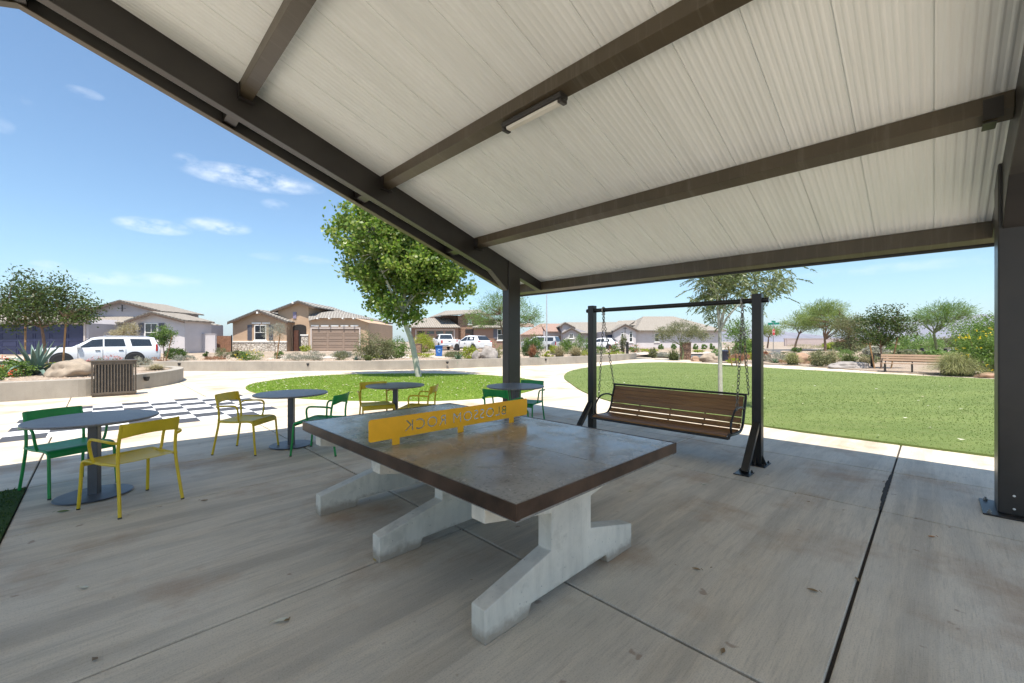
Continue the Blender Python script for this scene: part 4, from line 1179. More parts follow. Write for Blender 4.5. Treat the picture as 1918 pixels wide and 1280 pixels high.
mb = MB(); mb.box(X_(909), X_(926), .1, .198, 0, Z_(634)); mb.build("brick_base", M_BRICK, h.t)
mb = MB(); mb.box(X_(924), X_(931), .14, .197, Z_(636), Z_(616)); mb.build("shutter", M_SHUT, h.t)
h.window(X_(931.5), X_(946), Z_(637.5), Z_(617), .197)
h.finish(M_ROOFT)

# --- pale houses right of the column
h = House("beige house with pinkish hipped tile roof just right of the steel column", 1010, 70, .46); P = h.P; X_ = h.x; Z_ = h.z
h.wall([(965, None), (965, 626), (1018, 626), (1018, None)], 0, 8, M_PKS)
h.wall([(1018, None), (1018, 621), (1054, 621), (1054, None)], -1, 8, M_GRS)
h.hip(X_(975), X_(1022), -.6, 14, Z_(627), Z_(606.5, 6), X_(1012, 6), X_(1052, 6), 6)
h.slab([P(1022, 621, -1.5), P(1056, 621, -1.5), P(1058, 607, 6), P(1012, 607, 6)])
h.slab([P(940, 612, 20), P(1000, 612, 20), P(1000, 606, 26), P(950, 606, 26)])
h.garage(X_(1030.5, -1), X_(1052, -1), Z_(629, -1), -1, M_TAN2)
h.finish(M_ROOFP)
h = House("pale grey house with two stacked gables left of the near swing post", 1075, 66, .46); P = h.P; X_ = h.x; Z_ = h.z
h.wall([(1053, None), (1053, 611), (1058, 605.5), (1074, 614), (1100, 622), (1100, None)], 1, 9, M_GRS)
h.gable(X_(1050, 1), Z_(611, 1), X_(1058, 1), Z_(605, 1), X_(1075, 1), Z_(613.5, 1), 1, 7, .3)
h.wall([(1055, None), (1055, 624), (1070, 616), (1086, 624), (1086, None)], 0, 6, M_GRS)
h.gable(X_(1055), Z_(624), X_(1070), Z_(615.3), X_(1087), Z_(624.5), 0, 6, .3)
h.window(X_(1065.5), X_(1074.5), Z_(634), Z_(625.5), -.002, rows=1)
h.slab([P(1075, 624, .5), P(1140, 624, .5), P(1165, 603.5, 9), P(1060, 604, 9)])
h.wall([(1086, None), (1086, 625), (1138, 625), (1138, None)], 1.2, 9, M_GRS)
h.finish(M_ROOFT)
h = House("large white house with arched windows and hipped tile roof behind the swing", 1240, 60, .40); P = h.P; X_ = h.x; Z_ = h.z
h.wall([(1134, None), (1134, 621), (1150, 621), (1150, None)], .6, 8, M_GRS)
h.wall([(1150, None), (1150, 619), (1170, 608.6), (1191, 618.5), (1191, None)], -.5, 6, M_WHS)
h.gable(X_(1150, -.5), Z_(619.5, -.5), X_(1170, -.5), Z_(608.3, -.5), X_(1192, -.5), Z_(619, -.5), -.5, 6, .35)
h.wall([(1191, None), (1191, 619), (1350, 619), (1350, None)], 0, 12, M_WHS)
h.hip(X_(1188), X_(1357), -.6, 15, Z_(619.3), Z_(593, 7.5), X_(1205, 7.5), X_(1262, 7.5), 7.5)
h.slab([P(1132, 621.8, .1), P(1160, 621.8, .1), P(1190, 600.5, 6), P(1158, 601, 6)])
h.slab([P(1147, 610, 4), P(1200, 609, 4), P(1200, 600, 8), P(1168, 600.5, 8)])
h.garage(X_(1134.5, .6), X_(1149, .6), Z_(627, .6), .6, M_NAVY)
h.window(X_(1161), X_(1166), Z_(641), Z_(624.5), -.502, arch=True, rows=1); h.window(X_(1176.5), X_(1183), Z_(641), Z_(624), -.502, arch=True, rows=1)
h.window(X_(1226), X_(1234.5), Z_(640.5), Z_(624.5), -.002)
mb = MB(); c = P(1171, 616, -.56); mb.box(c.x-.25, c.x+.25, -.56, -.51, c.z, c.z+.05); mb.box(c.x-.025, c.x+.025, -.56, -.512, c.z-.6, c.z+.2); mb.build("gable_ornament", M_BLACK, h.t)
mb = MB(); mb.box(X_(1191), X_(1350), -.04, -.001, -.4, Z_(651)); mb.build("plinth", M_PKS, h.t)
h.finish(M_ROOFT)
# long block wall far right
mb = MB(); mb.box(at(1470, 95), at(1620, 95), 95, 95.3, .1, zz(635, 95)); mb.box(at(1470, 95)-.1, at(1620, 95)+.1, 94.95, 95.35, zz(635, 95)+.002, zz(634.2, 95)); mb.box(at(1475, 95)-.2, at(1475, 95)+.2, 94.9, 95, .1, zz(634, 95))
tag(mb.build("block_wall", stucco("block_wall_pink", (.42, .34, .32))), "long low pinkish block wall far beyond the right hand trees", "wall")

# ================================================================== VEHICLES
def car(name, label, cat, loc, heading, st, wheels, W, glass, lamps, mirror=True, bed=None, wr=.36, col=None):
    """st: stations (x, z_bottom, z_belt, z_roof, half width at belt, half width at roof); nose at +x"""
    col = col or M_CARW; t = thing(name, label, cat, loc, heading); mb = MB(); vs = []
    for (x, zb, zl, zr, w, wt) in st:
        vs += [(x, -w*.94, zb), (x, -w, zb+.18), (x, -w, zl-.12), (x, -w*.965, zl), (x, -wt, zr-.05), (x, -wt*.86, zr), (x, wt*.86, zr), (x, wt, zr-.05), (x, w*.965, zl), (x, w, zl-.12), (x, w, zb+.18), (x, w*.94, zb)]
    n = 12; fs = []
    for i in range(len(st)-1):
        for k in range(n): l = (k+1) % n; fs.append((i*n+k, i*n+l, (i+1)*n+l, (i+1)*n+k))
    fs += [tuple(range(n)), tuple((len(st)-1)*n+k for k in range(n-1, -1, -1))]
    mb.add(vs, fs); body = mb.build("body", col, t, smooth=True, auto=R(28))
    def sec(x):
        for a, b_ in zip(st[:-1], st[1:]):
            lo, hi = min(a[0], b_[0]), max(a[0], b_[0])
            if lo <= x <= hi:
                f = (x-a[0])/((b_[0]-a[0]) or 1e-6); return [a[k]+(b_[k]-a[k])*f for k in range(6)]
        return st[0]
    def sp(x, q, s):
        _, zb, zl, zr, w, wt = sec(x); return Vector((x, s*((w*.965)+(wt-w*.965)*q+.012), zl+(zr-.05-zl)*q))
    for s in (-1, 1):
        for poly in glass:
            vs = [sp(x, q, s) for x, q in poly]; n_ = len(vs); off = Vector((0, -s*.03, 0))
            mb = MB(); mb.add(vs+[v+off for v in vs], [tuple(range(n_)), tuple(range(2*n_-1, n_-1, -1))]+[(i, n_+i, n_+(i+1) % n_, (i+1) % n_) for i in range(n_)]); mb.build("side_window", M_GLASS, t)
        for xw in wheels:
            mb = MB(); mb.lathe([(.001, 0), (wr+.09, 0), (wr+.09, .01), (.001, .011)], 28); a = mb.build("wheel_arch", M_CARPL, t); a.rotation_euler = (R(90)*(1 if s < 0 else -1), 0, 0); a.location = (xw, s*(W+.001), wr+.02)
            w_ = bpy.data.objects.new("wheel", None); 
            mb = MB(); mb.lathe([(wr*.62, -.2), (wr*.95, -.2), (wr, -.17), (wr, .02), (wr*.95, .04), (wr*.62, .035)], 28); w_ = mb.build("wheel", M_TYRE, t, smooth=True)
            w_.rotation_euler = (R(90)*(1 if s < 0 else -1), 0, 0); w_.location = (xw, s*(W-.0), wr)
            mb = MB(); mb.lathe([(.001, .01), (.06, .02), (.07, 0)], 14)
            for k in range(6):
                a_ = k*math.pi/3; mb.obox((math.cos(a_)*wr*.33, math.sin(a_)*wr*.33, .012), (wr*.62, .07, .03), Matrix.Rotation(a_, 3, 'Z'))
            mb.tube([(wr*.63*math.cos(q*.2618), wr*.63*math.sin(q*.2618), .01) for q in range(24)], .022, 6, closed=True)
            mb.build("rim", M_RIM, w_)
        if mirror:
            xm = glass[0][0][0]; v = sp(xm, .12, s); mb = MB(); mb.box(v.x-.12, v.x+.08, v.y, v.y+s*.2, v.z-.02, v.z+.17) if s > 0 else mb.box(v.x-.12, v.x+.08, v.y+s*.2, v.y, v.z-.02, v.z+.17); mb.build("wing_mirror", col, t, bevel=.02)
        mb = MB()
        for xs_ in [q[0] for q in (glass[0][1], glass[min(1, len(glass)-1)][1])] + [glass[0][0][0]+.02]:
            b3 = sec(xs_); y = s*(b3[4]+.002); mb.box(xs_-.012, xs_+.012, min(y, y-s*.01), max(y, y-s*.01), b3[1]+.22, b3[2]-.12)
        mb.build("door_seam", M_CARPL, t)
        mb = MB(); b3 = sec(0); y = s*(b3[4]*.985); mb.box(min(wheels)+.55, max(wheels)-.55, min(y, y+s*.03), max(y, y+s*.03), b3[1]-.02, b3[1]+.14); mb.build("sill_cladding", M_CARPL, t)
        for poly in glass[:2]:
            xm = min(q[0] for q in poly)+.12; b3 = sec(xm); mb = MB(); y = s*(b3[4]*1.0); mb.box(xm, xm+.22, min(y, y+s*.03), max(y, y+s*.03), b3[2]-.2, b3[2]-.165); mb.build("door_handle", M_CARPL, t)
    for (nm, m_, x, y0, y1, z0, z1, dx) in lamps:
        for s in (-1, 1):
            mb = MB(); mb.box(min(x, x+dx), max(x, x+dx), min(s*y0, s*y1), max(s*y0, s*y1), z0, z1); mb.build(nm, m_, t, bevel=.01, seg=1)
    return t
# full size SUV
st = [(2.86, .45, .95, .97, .78, .70), (2.78, .32, 1.12, 1.14, .96, .86), (2.4, .30, 1.17, 1.20, 1.0, .90), (1.35, .30, 1.20, 1.25, 1.02, .88), (1.22, .30, 1.20, 1.30, 1.02, .86), (.45, .30, 1.22, 1.83, 1.02, .76),
      (.1, .30, 1.22, 1.90, 1.02, .76), (-1.2, .30, 1.23, 1.92, 1.02, .76), (-2.35, .32, 1.24, 1.89, 1.01, .74), (-2.55, .34, 1.24, 1.86, 1.0, .72), (-2.80, .40, 1.20, 1.22, .97, .85), (-2.86, .48, .95, .97, .9, .8)]
gl = [[(1.02, .1), (-.05, .1), (-.05, .86), (.42, .86)], [(-.12, .1), (-1.12, .1), (-1.02, .86), (-.12, .86)], [(-1.42, .1), (-2.42, .1), (-2.3, .86), (-1.32, .86)]]
suv = car("parked_car", "long white full size sport utility car with dark windows parked before the navy garage", "car", (-26.55, 27.0, -.12), math.atan2(-.7108, -.7034), st, (1.72, -1.55), 1.02, gl,
    [("taillight", M_RED, -2.60, .84, 1.02, .95, 1.42, -.1), ("headlight", M_GLASS, 2.62, .55, .97, .88, 1.06, .18)], wr=.42)
mb = MB(); mb.add([(-2.585, -.66, 1.80), (-2.585, .66, 1.80), (-2.80, .74, 1.27), (-2.80, -.74, 1.27), (-2.61, -.66, 1.80), (-2.61, .66, 1.80), (-2.825, .74, 1.27), (-2.825, -.74, 1.27)], [(0, 1, 2, 3), (7, 6, 5, 4), (0, 4, 5, 1), (1, 5, 6, 2), (2, 6, 7, 3), (3, 7, 4, 0)]); mb.build("rear_window", M_GLASS, suv)
mb = MB(); mb.add([(1.10, -.78, 1.33), (1.10, .78, 1.33), (.52, .70, 1.79), (.52, -.70, 1.79), (1.14, -.78, 1.34), (1.14, .78, 1.34), (.56, .70, 1.80), (.56, -.70, 1.80)], [(0, 3, 2, 1), (4, 5, 6, 7), (0, 1, 5, 4), (1, 2, 6, 5), (2, 3, 7, 6), (3, 0, 4, 7)]); mb.build("windscreen", M_GLASS, suv)
for s in (-1, 1):
    mb = MB(); mb.tube([(-.2, s*.70, 1.93), (-.1, s*.70, 1.965), (-2.2, s*.68, 1.955), (-2.3, s*.68, 1.91)], .018, 6); mb.build("roof_rail", M_RIM, suv)
    mb = MB(); mb.box(-1.2, 1.3, min(s*.99, s*1.06), max(s*.99, s*1.06), .34, .38); mb.build("running_board", M_CARPL, suv)
# pickup seen from behind
st = [(2.8, .5, 1.0, 1.02, .85, .75), (2.7, .38, 1.15, 1.17, .97, .87), (1.35, .38, 1.24, 1.28, 1.0, .86), (1.2, .38, 1.24, 1.36, 1.0, .84), (.6, .38, 1.25, 1.88, 1.0, .72), (.2, .38, 1.25, 1.92, 1.0, .72),
      (-.75, .38, 1.25, 1.90, 1.0, .72), (-1.0, .38, 1.25, 1.28, 1.0, .88), (-1.02, .40, 1.24, 1.26, 1.0, .9), (-2.75, .42, 1.24, 1.26, .99, .9), (-2.82, .55, 1.2, 1.22, .96, .9)]
gl = [[(1.05, .1), (.1, .1), (.1, .86), (.55, .86)], [(.02, .1), (-.85, .1), (-.72, .86), (.02, .86)]]
pk = car("pickup_truck", "white pickup truck seen from behind in front of the brown garage", "pickup truck", (-8.2, 50.5, .46), math.atan2(.93, -.37), st, (1.75, -1.55), 1.0, gl,
    [("taillight", M_RED, -2.80, .80, .985, .82, 1.16, -.05)], wr=.42)
mb = MB(); mb.box(-2.85, -2.822, -.72, .72, .78, 1.19); mb.build("tailgate", M_CARW, pk, bevel=.02)
mb = MB(); mb.box(-2.98, -2.80, -.95, .95, .48, .66); mb.build("rear_bumper", M_RIM, pk, bevel=.02)
mb = MB(); mb.box(-2.87, -2.852, -.12, .12, 1.0, 1.08); mb.build("tailgate_handle", M_CARPL, pk)
mb = MB(); mb.box(-3.0, -2.981, -.16, .16, .5, .62); mb.build("number_plate", M_WHITE, pk)
mb = MB(); mb.add([(-.80, -.66, 1.82), (-.80, .66, 1.82), (-1.0, .76, 1.36), (-1.0, -.76, 1.36), (-.83, -.66, 1.82), (-.83, .66, 1.82), (-1.03, .76, 1.36), (-1.03, -.76, 1.36)], [(0, 1, 2, 3), (7, 6, 5, 4), (0, 4, 5, 1), (1, 5, 6, 2), (2, 6, 7, 3), (3, 7, 4, 0)]); mb.build("rear_window", M_GLASS, pk)
# hatchback / crossover
stc = [(2.2, .4, .78, .80, .7, .6), (2.12, .28, .92, .94, .86, .75), (1.2, .26, 1.0, 1.03, .92, .8), (1.05, .26, 1.0, 1.08, .92, .8), (.25, .26, 1.02, 1.56, .92, .66), (-.3, .26, 1.03, 1.62, .92, .66), (-1.5, .28, 1.05, 1.56, .91, .64), (-2.05, .32, 1.05, 1.10, .88, .74), (-2.2, .42, .9, .92, .82, .7)]
glc = [[(.9, .1), (-.2, .1), (-.2, .85), (.2, .85)], [(-.27, .1), (-1.4, .1), (-1.3, .85), (-.27, .85)]]
def small_car(label, loc, head, sc=1.0, col=None):
    c = car("parked_car", label, "car", loc, head, stc, (1.35, -1.32), .92, glc, [("taillight", M_RED, -2.05, .55, .86, .92, 1.04, -.1)], wr=.34, col=col)
    mb = MB(); mb.add([(-1.52, -.56, 1.52), (-1.52, .56, 1.52), (-2.02, .70, 1.12), (-2.02, -.70, 1.12), (-1.56, -.56, 1.54), (-1.56, .56, 1.54), (-2.06, .70, 1.13), (-2.06, -.70, 1.13)], [(0, 1, 2, 3), (7, 6, 5, 4), (0, 4, 5, 1), (1, 5, 6, 2), (2, 6, 7, 3), (3, 7, 4, 0)]); mb.build("rear_window", M_GLASS, c)
    mb = MB(); mb.box(-2.22, -2.2, -.2, .2, .62, .74); mb.build("number_plate", M_WHITE, c)
    c.scale = (sc, sc, sc); return c
small_car("white hatchback with sloping dark rear window left of the steel column", (at(884, 45.5), 45.5, .43), math.atan2(.72, -.69), 1.06)
small_car("white car nosing out behind the left swing post in the distance", (at(1126, 58), 58, .3), math.atan2(.5, -.86), 1.05)
stv = [(2.4, .45, .95, .97, .8, .7), (2.3, .32, 1.1, 1.12, .93, .82), (1.35, .3, 1.15, 1.2, .95, .82), (.65, .3, 1.16, 1.78, .95, .74), (.2, .3, 1.16, 1.84, .95, .74), (-2.05, .32, 1.17, 1.82, .94, .73), (-2.28, .35, 1.15, 1.2, .93, .82), (-2.35, .5, 1.0, 1.02, .9, .8)]
vn = car("parked_car", "silver people carrier behind the red grass plume right of the steel column", "car", (at(1013, 52), 52, .3), math.atan2(.42, -.9), stv, (1.5, -1.4), .95,
    [[(1.1, .1), (.25, .1), (.25, .86), (.6, .86)], [(.15, .1), (-.75, .1), (-.75, .86), (.15, .86)], [(-.88, .1), (-1.95, .1), (-1.9, .86), (-.88, .86)]], [("taillight", M_RED, -2.2, .8, .95, .75, 1.15, -.12)], wr=.37, col=simple("silver_paint", (.5, .5, .5), .3, .2, .04, 3))
mb = MB(); mb.add([(-2.06, -.64, 1.76), (-2.06, .64, 1.76), (-2.3, .74, 1.22), (-2.3, -.74, 1.22), (-2.09, -.64, 1.76), (-2.09, .64, 1.76), (-2.33, .74, 1.22), (-2.33, -.74, 1.22)], [(0, 1, 2, 3), (7, 6, 5, 4), (0, 4, 5, 1), (1, 5, 6, 2), (2, 6, 7, 3), (3, 7, 4, 0)]); mb.build("rear_window", M_GLASS, vn)

# ================================================================== STREET FURNITURE
wb = thing("wheelie_bin", "blue wheeled recycling bin at the kerb before the pickup truck", "wheelie bin", (at(822, 38.5), 38.5, zz(667.5, 38.5)), R(15))
mb = MB(); mb.prism([(-.26, 0), (.26, 0), (.32, .9), (-.32, .9)], -.3, .3, 'y'); mb.build("body", simple("blue_bin_plastic", (.02, .11, .36), .45), wb, bevel=.02)
mb = MB(); mb.prism([(-.34, .9), (.34, .9), (.33, .95), (.2, 1.0), (-.2, 1.0), (-.33, .95)], -.36, .34, 'y'); mb.build("lid", simple("blue_bin_plastic", (.02, .11, .36), .45), wb, bevel=.01)
mb = MB()
pts = [(.13*math.cos(R(a))*.9, -.312, .5+.13*math.sin(R(a))) for a in range(20, 340, 20)]
mb.tube(pts, .022, 6); mb.build("recycling_mark", simple("pale_blue_mark", (.4, .6, .8), .5), wb)
for s in (-1, 1):
    mb = MB(); mb.tube([(s*.24, .28, .1), (s*.3, .28, .1)], .1, 14); mb.build("wheel", M_TYRE, wb)
def lamp(px, D, top, base, label):
    h = zz(top, D); z0 = base; t = thing("street_lamp", label, "street lamp", (at(px, D), D, z0)); h -= z0
    mb = MB(); mb.tube([(0, 0, 0), (0, 0, h*.5), (0, 0, h)], [.10, .075, .05], 10); mb.build("pole", simple("pole_grey", (.42, .43, .44), .5), t, smooth=True)
    mb = MB(); mb.tube([(0, 0, h-.1), (.5, 0, h+.05), (1.0, 0, h+.08)], .03, 8); mb.build("arm", simple("pole_grey", (.42, .43, .44), .5), t)
    mb = MB(); mb.box(.8, 1.4, -.12, .12, h+.02, h+.12); mb.build("lamp_head", simple("pole_grey", (.42, .43, .44), .5), t, bevel=.03)
lamp(1024, 48, 543, .3, "tall thin grey street lamp just right of the steel column")
sg = thing("stop_sign", "red stop sign on a pole under green street name plates, right of the swing", "road sign", (at(1449, 43), 43, .4), R(38))
mb = MB(); mb.tube([(0, .03, 0), (0, .03, 3.1)], .035, 8); mb.build("pole", M_GALV, sg)
oc = [(.38*math.cos(R(22.5+45*k)), 2.05+.38*math.sin(R(22.5+45*k))) for k in range(8)]; oc2 = [(.35*math.cos(R(22.5+45*k)), 2.05+.35*math.sin(R(22.5+45*k))) for k in range(8)]
mb = MB(); mb.prism(oc, -.012, -.006, 'y'); mb.build("sign_border", M_WHITE, sg)
mb = MB(); mb.prism(oc2, -.017, -.0125, 'y'); mb.build("sign_face", simple("sign_red", (.6, .02, .03), .4), sg)
def text_mesh(body, size, name, m, parent, loc, rot, ext=.002):
    cu = bpy.data.curves.new(name, 'FONT'); cu.body = body; cu.size = size; cu.align_x = 'CENTER'; cu.align_y = 'CENTER'; cu.extrude = ext
    to = bpy.data.objects.new(name, cu); COL.objects.link(to); bpy.context.view_layer.update()
    me = bpy.data.meshes.new_from_object(to.evaluated_get(bpy.context.evaluated_depsgraph_get())); bpy.data.objects.remove(to)
    o = bpy.data.objects.new(name, me); COL.objects.link(o); me.materials.clear(); me.materials.append(m); o.parent = parent; o.location = loc; o.rotation_euler = rot; return o
text_mesh("STOP", .27, "lettering", M_WHITE, sg, (0, -.021, 2.05), (R(90), 0, 0))
mb = MB(); mb.box(-.5, .5, .0, .015, 2.82, 3.02); nb = mb.build("street_name_plate", simple("sign_green", (.01, .22, .15), .4), sg)
nb.rotation_euler.z = -R(75)
mb = MB(); mb.box(-.5, .5, -.0, .015, 3.04, 3.22); nb = mb.build("street_name_plate", simple("sign_green", (.01, .22, .15), .4), sg)
bp = thing("brick_pillar", "brown brick pillar with pale cap behind the grass tuft beyond the lawn", "pillar", (at(1283.5, 34), 34, -.05), R(-20))
mb = MB(); mb.box(-.42, .42, -.3, .3, 0, 1.42); mb.build("shaft", M_BRICK, bp); mb = MB(); mb.box(-.48, .48, -.36, .36, 1.421, 1.5); mb.build("cap", M_WALL, bp, bevel=.01)
def bollard(px, D, py0, py1, label, r=.13):
    z0 = zz(py1, D); t = thing("bollard_light", label, "bollard light", (at(px, D), D, z0), 0, "dark bollard lights along the far path"); h = zz(py0, D)-z0
    mb = MB(); mb.lathe([(r, 0), (r, h*.86)], 14); mb.build("post", M_BLACK, t, smooth=True); mb = MB(); mb.lathe([(r*.8, h*.86), (r*.8, h*.93), (r*1.02, h*.935), (r*1.02, h)], 14); mb.build("cap", M_BLACK, t)
bollard(1175, 34, 641, 664, "dark square post standing at the right end of the long low wall", .11)
bollard(1634, 23.5, 664, 690, "dark bollard light just left of the slatted park bench", .09)
bollard(1727, 36, 652, 672, "dark bollard light above the right end of the park bench")
bollard(1771, 32, 653, 675, "dark bollard light beside the trunk of the green stemmed tree")
tb = thing("round_bin", "dark round litter bin seen just right of the young tree trunk", "litter bin", (at(1358, 33), 33, -.1))
mb = MB(); mb.lathe([(.27, 0), (.3, .75), (.32, .78), (.32, .84), (.2, .9), (.001, .92)], 24); mb.build("body", simple("dark_blue_bin", (.03, .035, .06), .5), tb, smooth=True); mb = MB(); mb.lathe([(.1, .921), (.12, .93), (.001, .935)], 12); mb.build("lid_knob", M_BLACK, tb)

# slatted park bench beyond the lawn
pb = thing("park_bench", "weathered wooden slat bench on the path beyond the lawn, beside the big grass tuft", "park bench", tuple(uv(27.25, .72)), ROT)
Lb = 1.12
for k in range(3): mb = MB(); mb.obox((.16+.045*k, 0, .58+.115*k), (.03, 2*Lb, .095), Matrix.Rotation(R(20), 3, 'Y')); mb.build("back_slat", M_WOOD2, pb, bevel=.004, seg=1)
for k in range(4): mb = MB(); mb.box(-.34+k*.115, -.245+k*.115, -Lb, Lb, .42, .45); mb.build("seat_slat", M_WOOD2, pb, bevel=.004, seg=1)
for y in (-.95, 0, .95):
    mb = MB(); mb.box(-.33, -.27, y-.03, y+.03, 0, .419); mb.box(.09, .15, y-.03, y+.03, 0, .419); mb.box(-.27, .09, y-.03, y+.03, .34, .419); mb.tube([(.15, y, .40), (.27, y, .85)], .022, 6); mb.build("frame", M_BLACK, pb)
for y in (-1.05, 1.05): mb = MB(); mb.tube([(-.3, y, .42), (-.3, y, .62), (-.1, y, .64), (.2, y, .66)], .02, 6); mb.build("armrest", M_BLACK, pb)

# ================================================================== PLANTS
def unit(n): v = rng.normal(size=(n, 3)); return v/np.linalg.norm(v, axis=1, keepdims=True)
def diamond(c, L, W, a=None, flat=0.0):
    """leaf shaped quads with centres c, half length L, half width W"""
    n = len(c); a = unit(n) if a is None else a/np.linalg.norm(a, axis=1, keepdims=True)
    r = unit(n); r[:, 2] *= (1-flat); b = np.cross(a, r); b /= (np.linalg.norm(b, axis=1, keepdims=True)+1e-9)
    L = np.asarray(L).reshape(-1, 1) if np.ndim(L) else L; W = np.asarray(W).reshape(-1, 1) if np.ndim(W) else W
    v = np.zeros((n, 4, 3)); v[:, 0] = c-a*L; v[:, 1] = c+b*W-a*L*.15; v[:, 2] = c+a*L; v[:, 3] = c-b*W-a*L*.15
    return v.reshape(-1, 3)
def ell_points(n, e, shell=.35):
    d = unit(n); r = (shell + (1-shell)*rng.random(n)**.6)[:, None]
    return np.array(e[:3]) + d*r*np.array(e[3:6])
M_BARK = simple("pale_bark", (.42, .40, .33), .85, 0, .2, 6, .6, 20); M_BARKB = simple("brown_bark", (.19, .12, .08), .9, 0, .3, 8, .6, 20)
M_BARKG = simple("green_bark", (.13, .15, .06), .8, 0, .3, 6); M_STAKE = simple("stake_timber", (.34, .19, .08), .7, 0, .2, 6)
LM = {
 'cotton': leaf_mat("cottonwood_leaves", [(.07,.13,.022),(.11,.185,.03),(.17,.25,.05),(.29,.32,.10),(.13,.21,.035)], .45, .36),
 'ash': leaf_mat("ash_leaves", [(.10,.13,.045),(.15,.18,.07),(.24,.26,.13),(.13,.14,.06)], .4, .35),
 'myrtle': leaf_mat("myrtle_leaves", [(.03,.055,.012),(.055,.09,.02),(.09,.125,.03),(.07,.06,.03)], .35, .45),
 'verde': leaf_mat("palo_verde_leaves", [(.15,.20,.05),(.21,.27,.08),(.28,.33,.13)], .4, .6),
 'mesq': leaf_mat("mesquite_leaves", [(.09,.15,.035),(.14,.22,.055),(.20,.28,.09)], .4, .6),
 'olive': leaf_mat("olive_shrub_leaves", [(.10,.12,.05),(.17,.18,.08),(.24,.23,.13)], .3, .6),
 'green': leaf_mat("green_shrub_leaves", [(.07,.13,.025),(.12,.19,.04),(.18,.25,.06)], .35, .5),
 'lime': leaf_mat("lime_shrub_leaves", [(.18,.22,.02),(.26,.30,.03),(.33,.35,.06)], .35, .5),
 'grey': leaf_mat("grey_shrub_leaves", [(.22,.22,.16),(.30,.30,.23),(.36,.34,.28)], .3, .7),
 'straw': leaf_mat("straw_grass_leaves", [(.26,.22,.12),(.36,.32,.19),(.44,.39,.26)], .3, .7),
 'tuft': leaf_mat("deer_grass_leaves", [(.18,.20,.07),(.26,.27,.11),(.36,.34,.19)], .3, .7),
 'dtuft': leaf_mat("dark_grass_leaves", [(.07,.10,.03),(.12,.15,.05),(.2,.2,.09)], .3, .7),
 'red': leaf_mat("red_grass_leaves", [(.28,.12,.07),(.36,.18,.11),(.3,.22,.12)], .3, .7),
 'hedge': leaf_mat("hedge_leaves", [(.04,.08,.015),(.07,.12,.02),(.1,.16,.03)], .3, .5)}
M_YF = leaf_mat("yellow_petals", [(.75,.5,.02),(.8,.6,.03)], .3); M_RF = leaf_mat("red_petals", [(.6,.08,.04),(.65,.2,.1)], .3); M_PF = leaf_mat("pink_petals", [(.5,.2,.2),(.55,.3,.28)], .3)
def limb(mb, a, b_, r0, r1, bend=.15, n=6):
    a, b_ = Vector(a), Vector(b_); d = b_-a; side = Vector(tuple(rng.normal(size=3)))*d.length*bend; side.z = abs(side.z)*.3
    pts = [a+d*t+side*math.sin(math.pi*t)*.5 for t in [k/4 for k in range(5)]]
    mb.tube(pts, [r0+(r1-r0)*k/4 for k in range(5)], n)
    return pts
def tree(name, label, loc, trunk, ells, nclump, per, L, W, lm, bark=None, r=.1, spread=.35, mode='leaf', group=None, stakes=(), fork=None, nl=14, hang=0.0, up=0.0, outward=0.0):
    t = thing(name, label, "tree", loc, 0, group); bark = bark or M_BARK
    mb = MB(); n = len(trunk); mb.tube(smooth_open(trunk, 4), [r*(1-.35*i/(4*(n-1))) for i in range(4*(n-1)+1)], 12)
    top = Vector(trunk[-1]); vol = np.array([e[3]*e[4]*e[5] for e in ells]); pr = vol/vol.sum()
    C = np.concatenate([ell_points(max(1, int(nclump*p_)), e, .25) for p_, e in zip(pr, ells)])
    idx = rng.permutation(len(C))[:nl]
    nodes = []
    for i in idx[:max(4, nl//3)]:
        tgt = Vector(C[i]); mid = top.lerp(tgt, .75); nodes += limb(mb, top, mid, r*.5, r*.16, .2)[2:]
    ends = []
    for i in range(len(C)):
        tgt = Vector(C[i])
        if i % max(1, len(C)//(nl*4)) == 0:
            nd = min(nodes, key=lambda q: (q-tgt).length); limb(mb, nd, tgt, r*.13, r*.035, .2, 5)
    mb.build("trunk", bark, t, smooth=True)
    n = len(C)*per; c = np.repeat(C, per, 0); sp = rng.normal(size=(n, 3))*spread*np.array([1, 1, .75]); c = c+sp
    cen = np.array([e[:3] for e in ells]).mean(0)
    if mode == 'leaf':
        v = diamond(c, L*rng.uniform(.6, 1.25, n), W*rng.uniform(.6, 1.2, n), None)
    elif mode == 'fine':
        a = c-cen; a /= np.linalg.norm(a, axis=1, keepdims=True)+1e-6; a = a*outward + rng.normal(size=(n, 3))*.45; a[:, 2] += up-hang
        v = diamond(c, L*rng.uniform(.5, 1.3, n), W, a)
    elif mode == 'pinnate':
        out = []
        m = len(C)*per//13
        base = C[rng.integers(0, len(C), m)] + rng.normal(size=(m, 3))*spread
        dr = rng.normal(size=(m, 3)); dr[:, 2] = -abs(dr[:, 2])*.5-.25; dr /= np.linalg.norm(dr, axis=1, keepdims=True)
        for j in range(7):
            s_ = .05+j*.038
            pos_ = base+dr*s_; pos_[:, 2] -= .12*s_*s_*4
            side = np.cross(dr, np.array([0, 0, 1.])); side /= np.linalg.norm(side, axis=1, keepdims=True)+1e-6
            for sg_ in ((-1, 1) if j < 6 else (0,)):
                a = dr*.75+side*sg_*.8+np.array([0, 0, -.25])+rng.normal(size=(m, 3))*.12
                a /= np.linalg.norm(a, axis=1, keepdims=True)
                out.append(diamond(pos_+a*L, L*rng.uniform(.8, 1.2, m), W, a, .8))
        v = np.concatenate(out)
    fast_mesh("crown", v, 4, lm, t)
    for (x0, y0, x1, y1, h_) in stakes:
        mb = MB(); mb.tube([(x0, y0, 0), (x1, y1, h_)], .035, 8); mb.build("stake", M_STAKE, t)
    return t
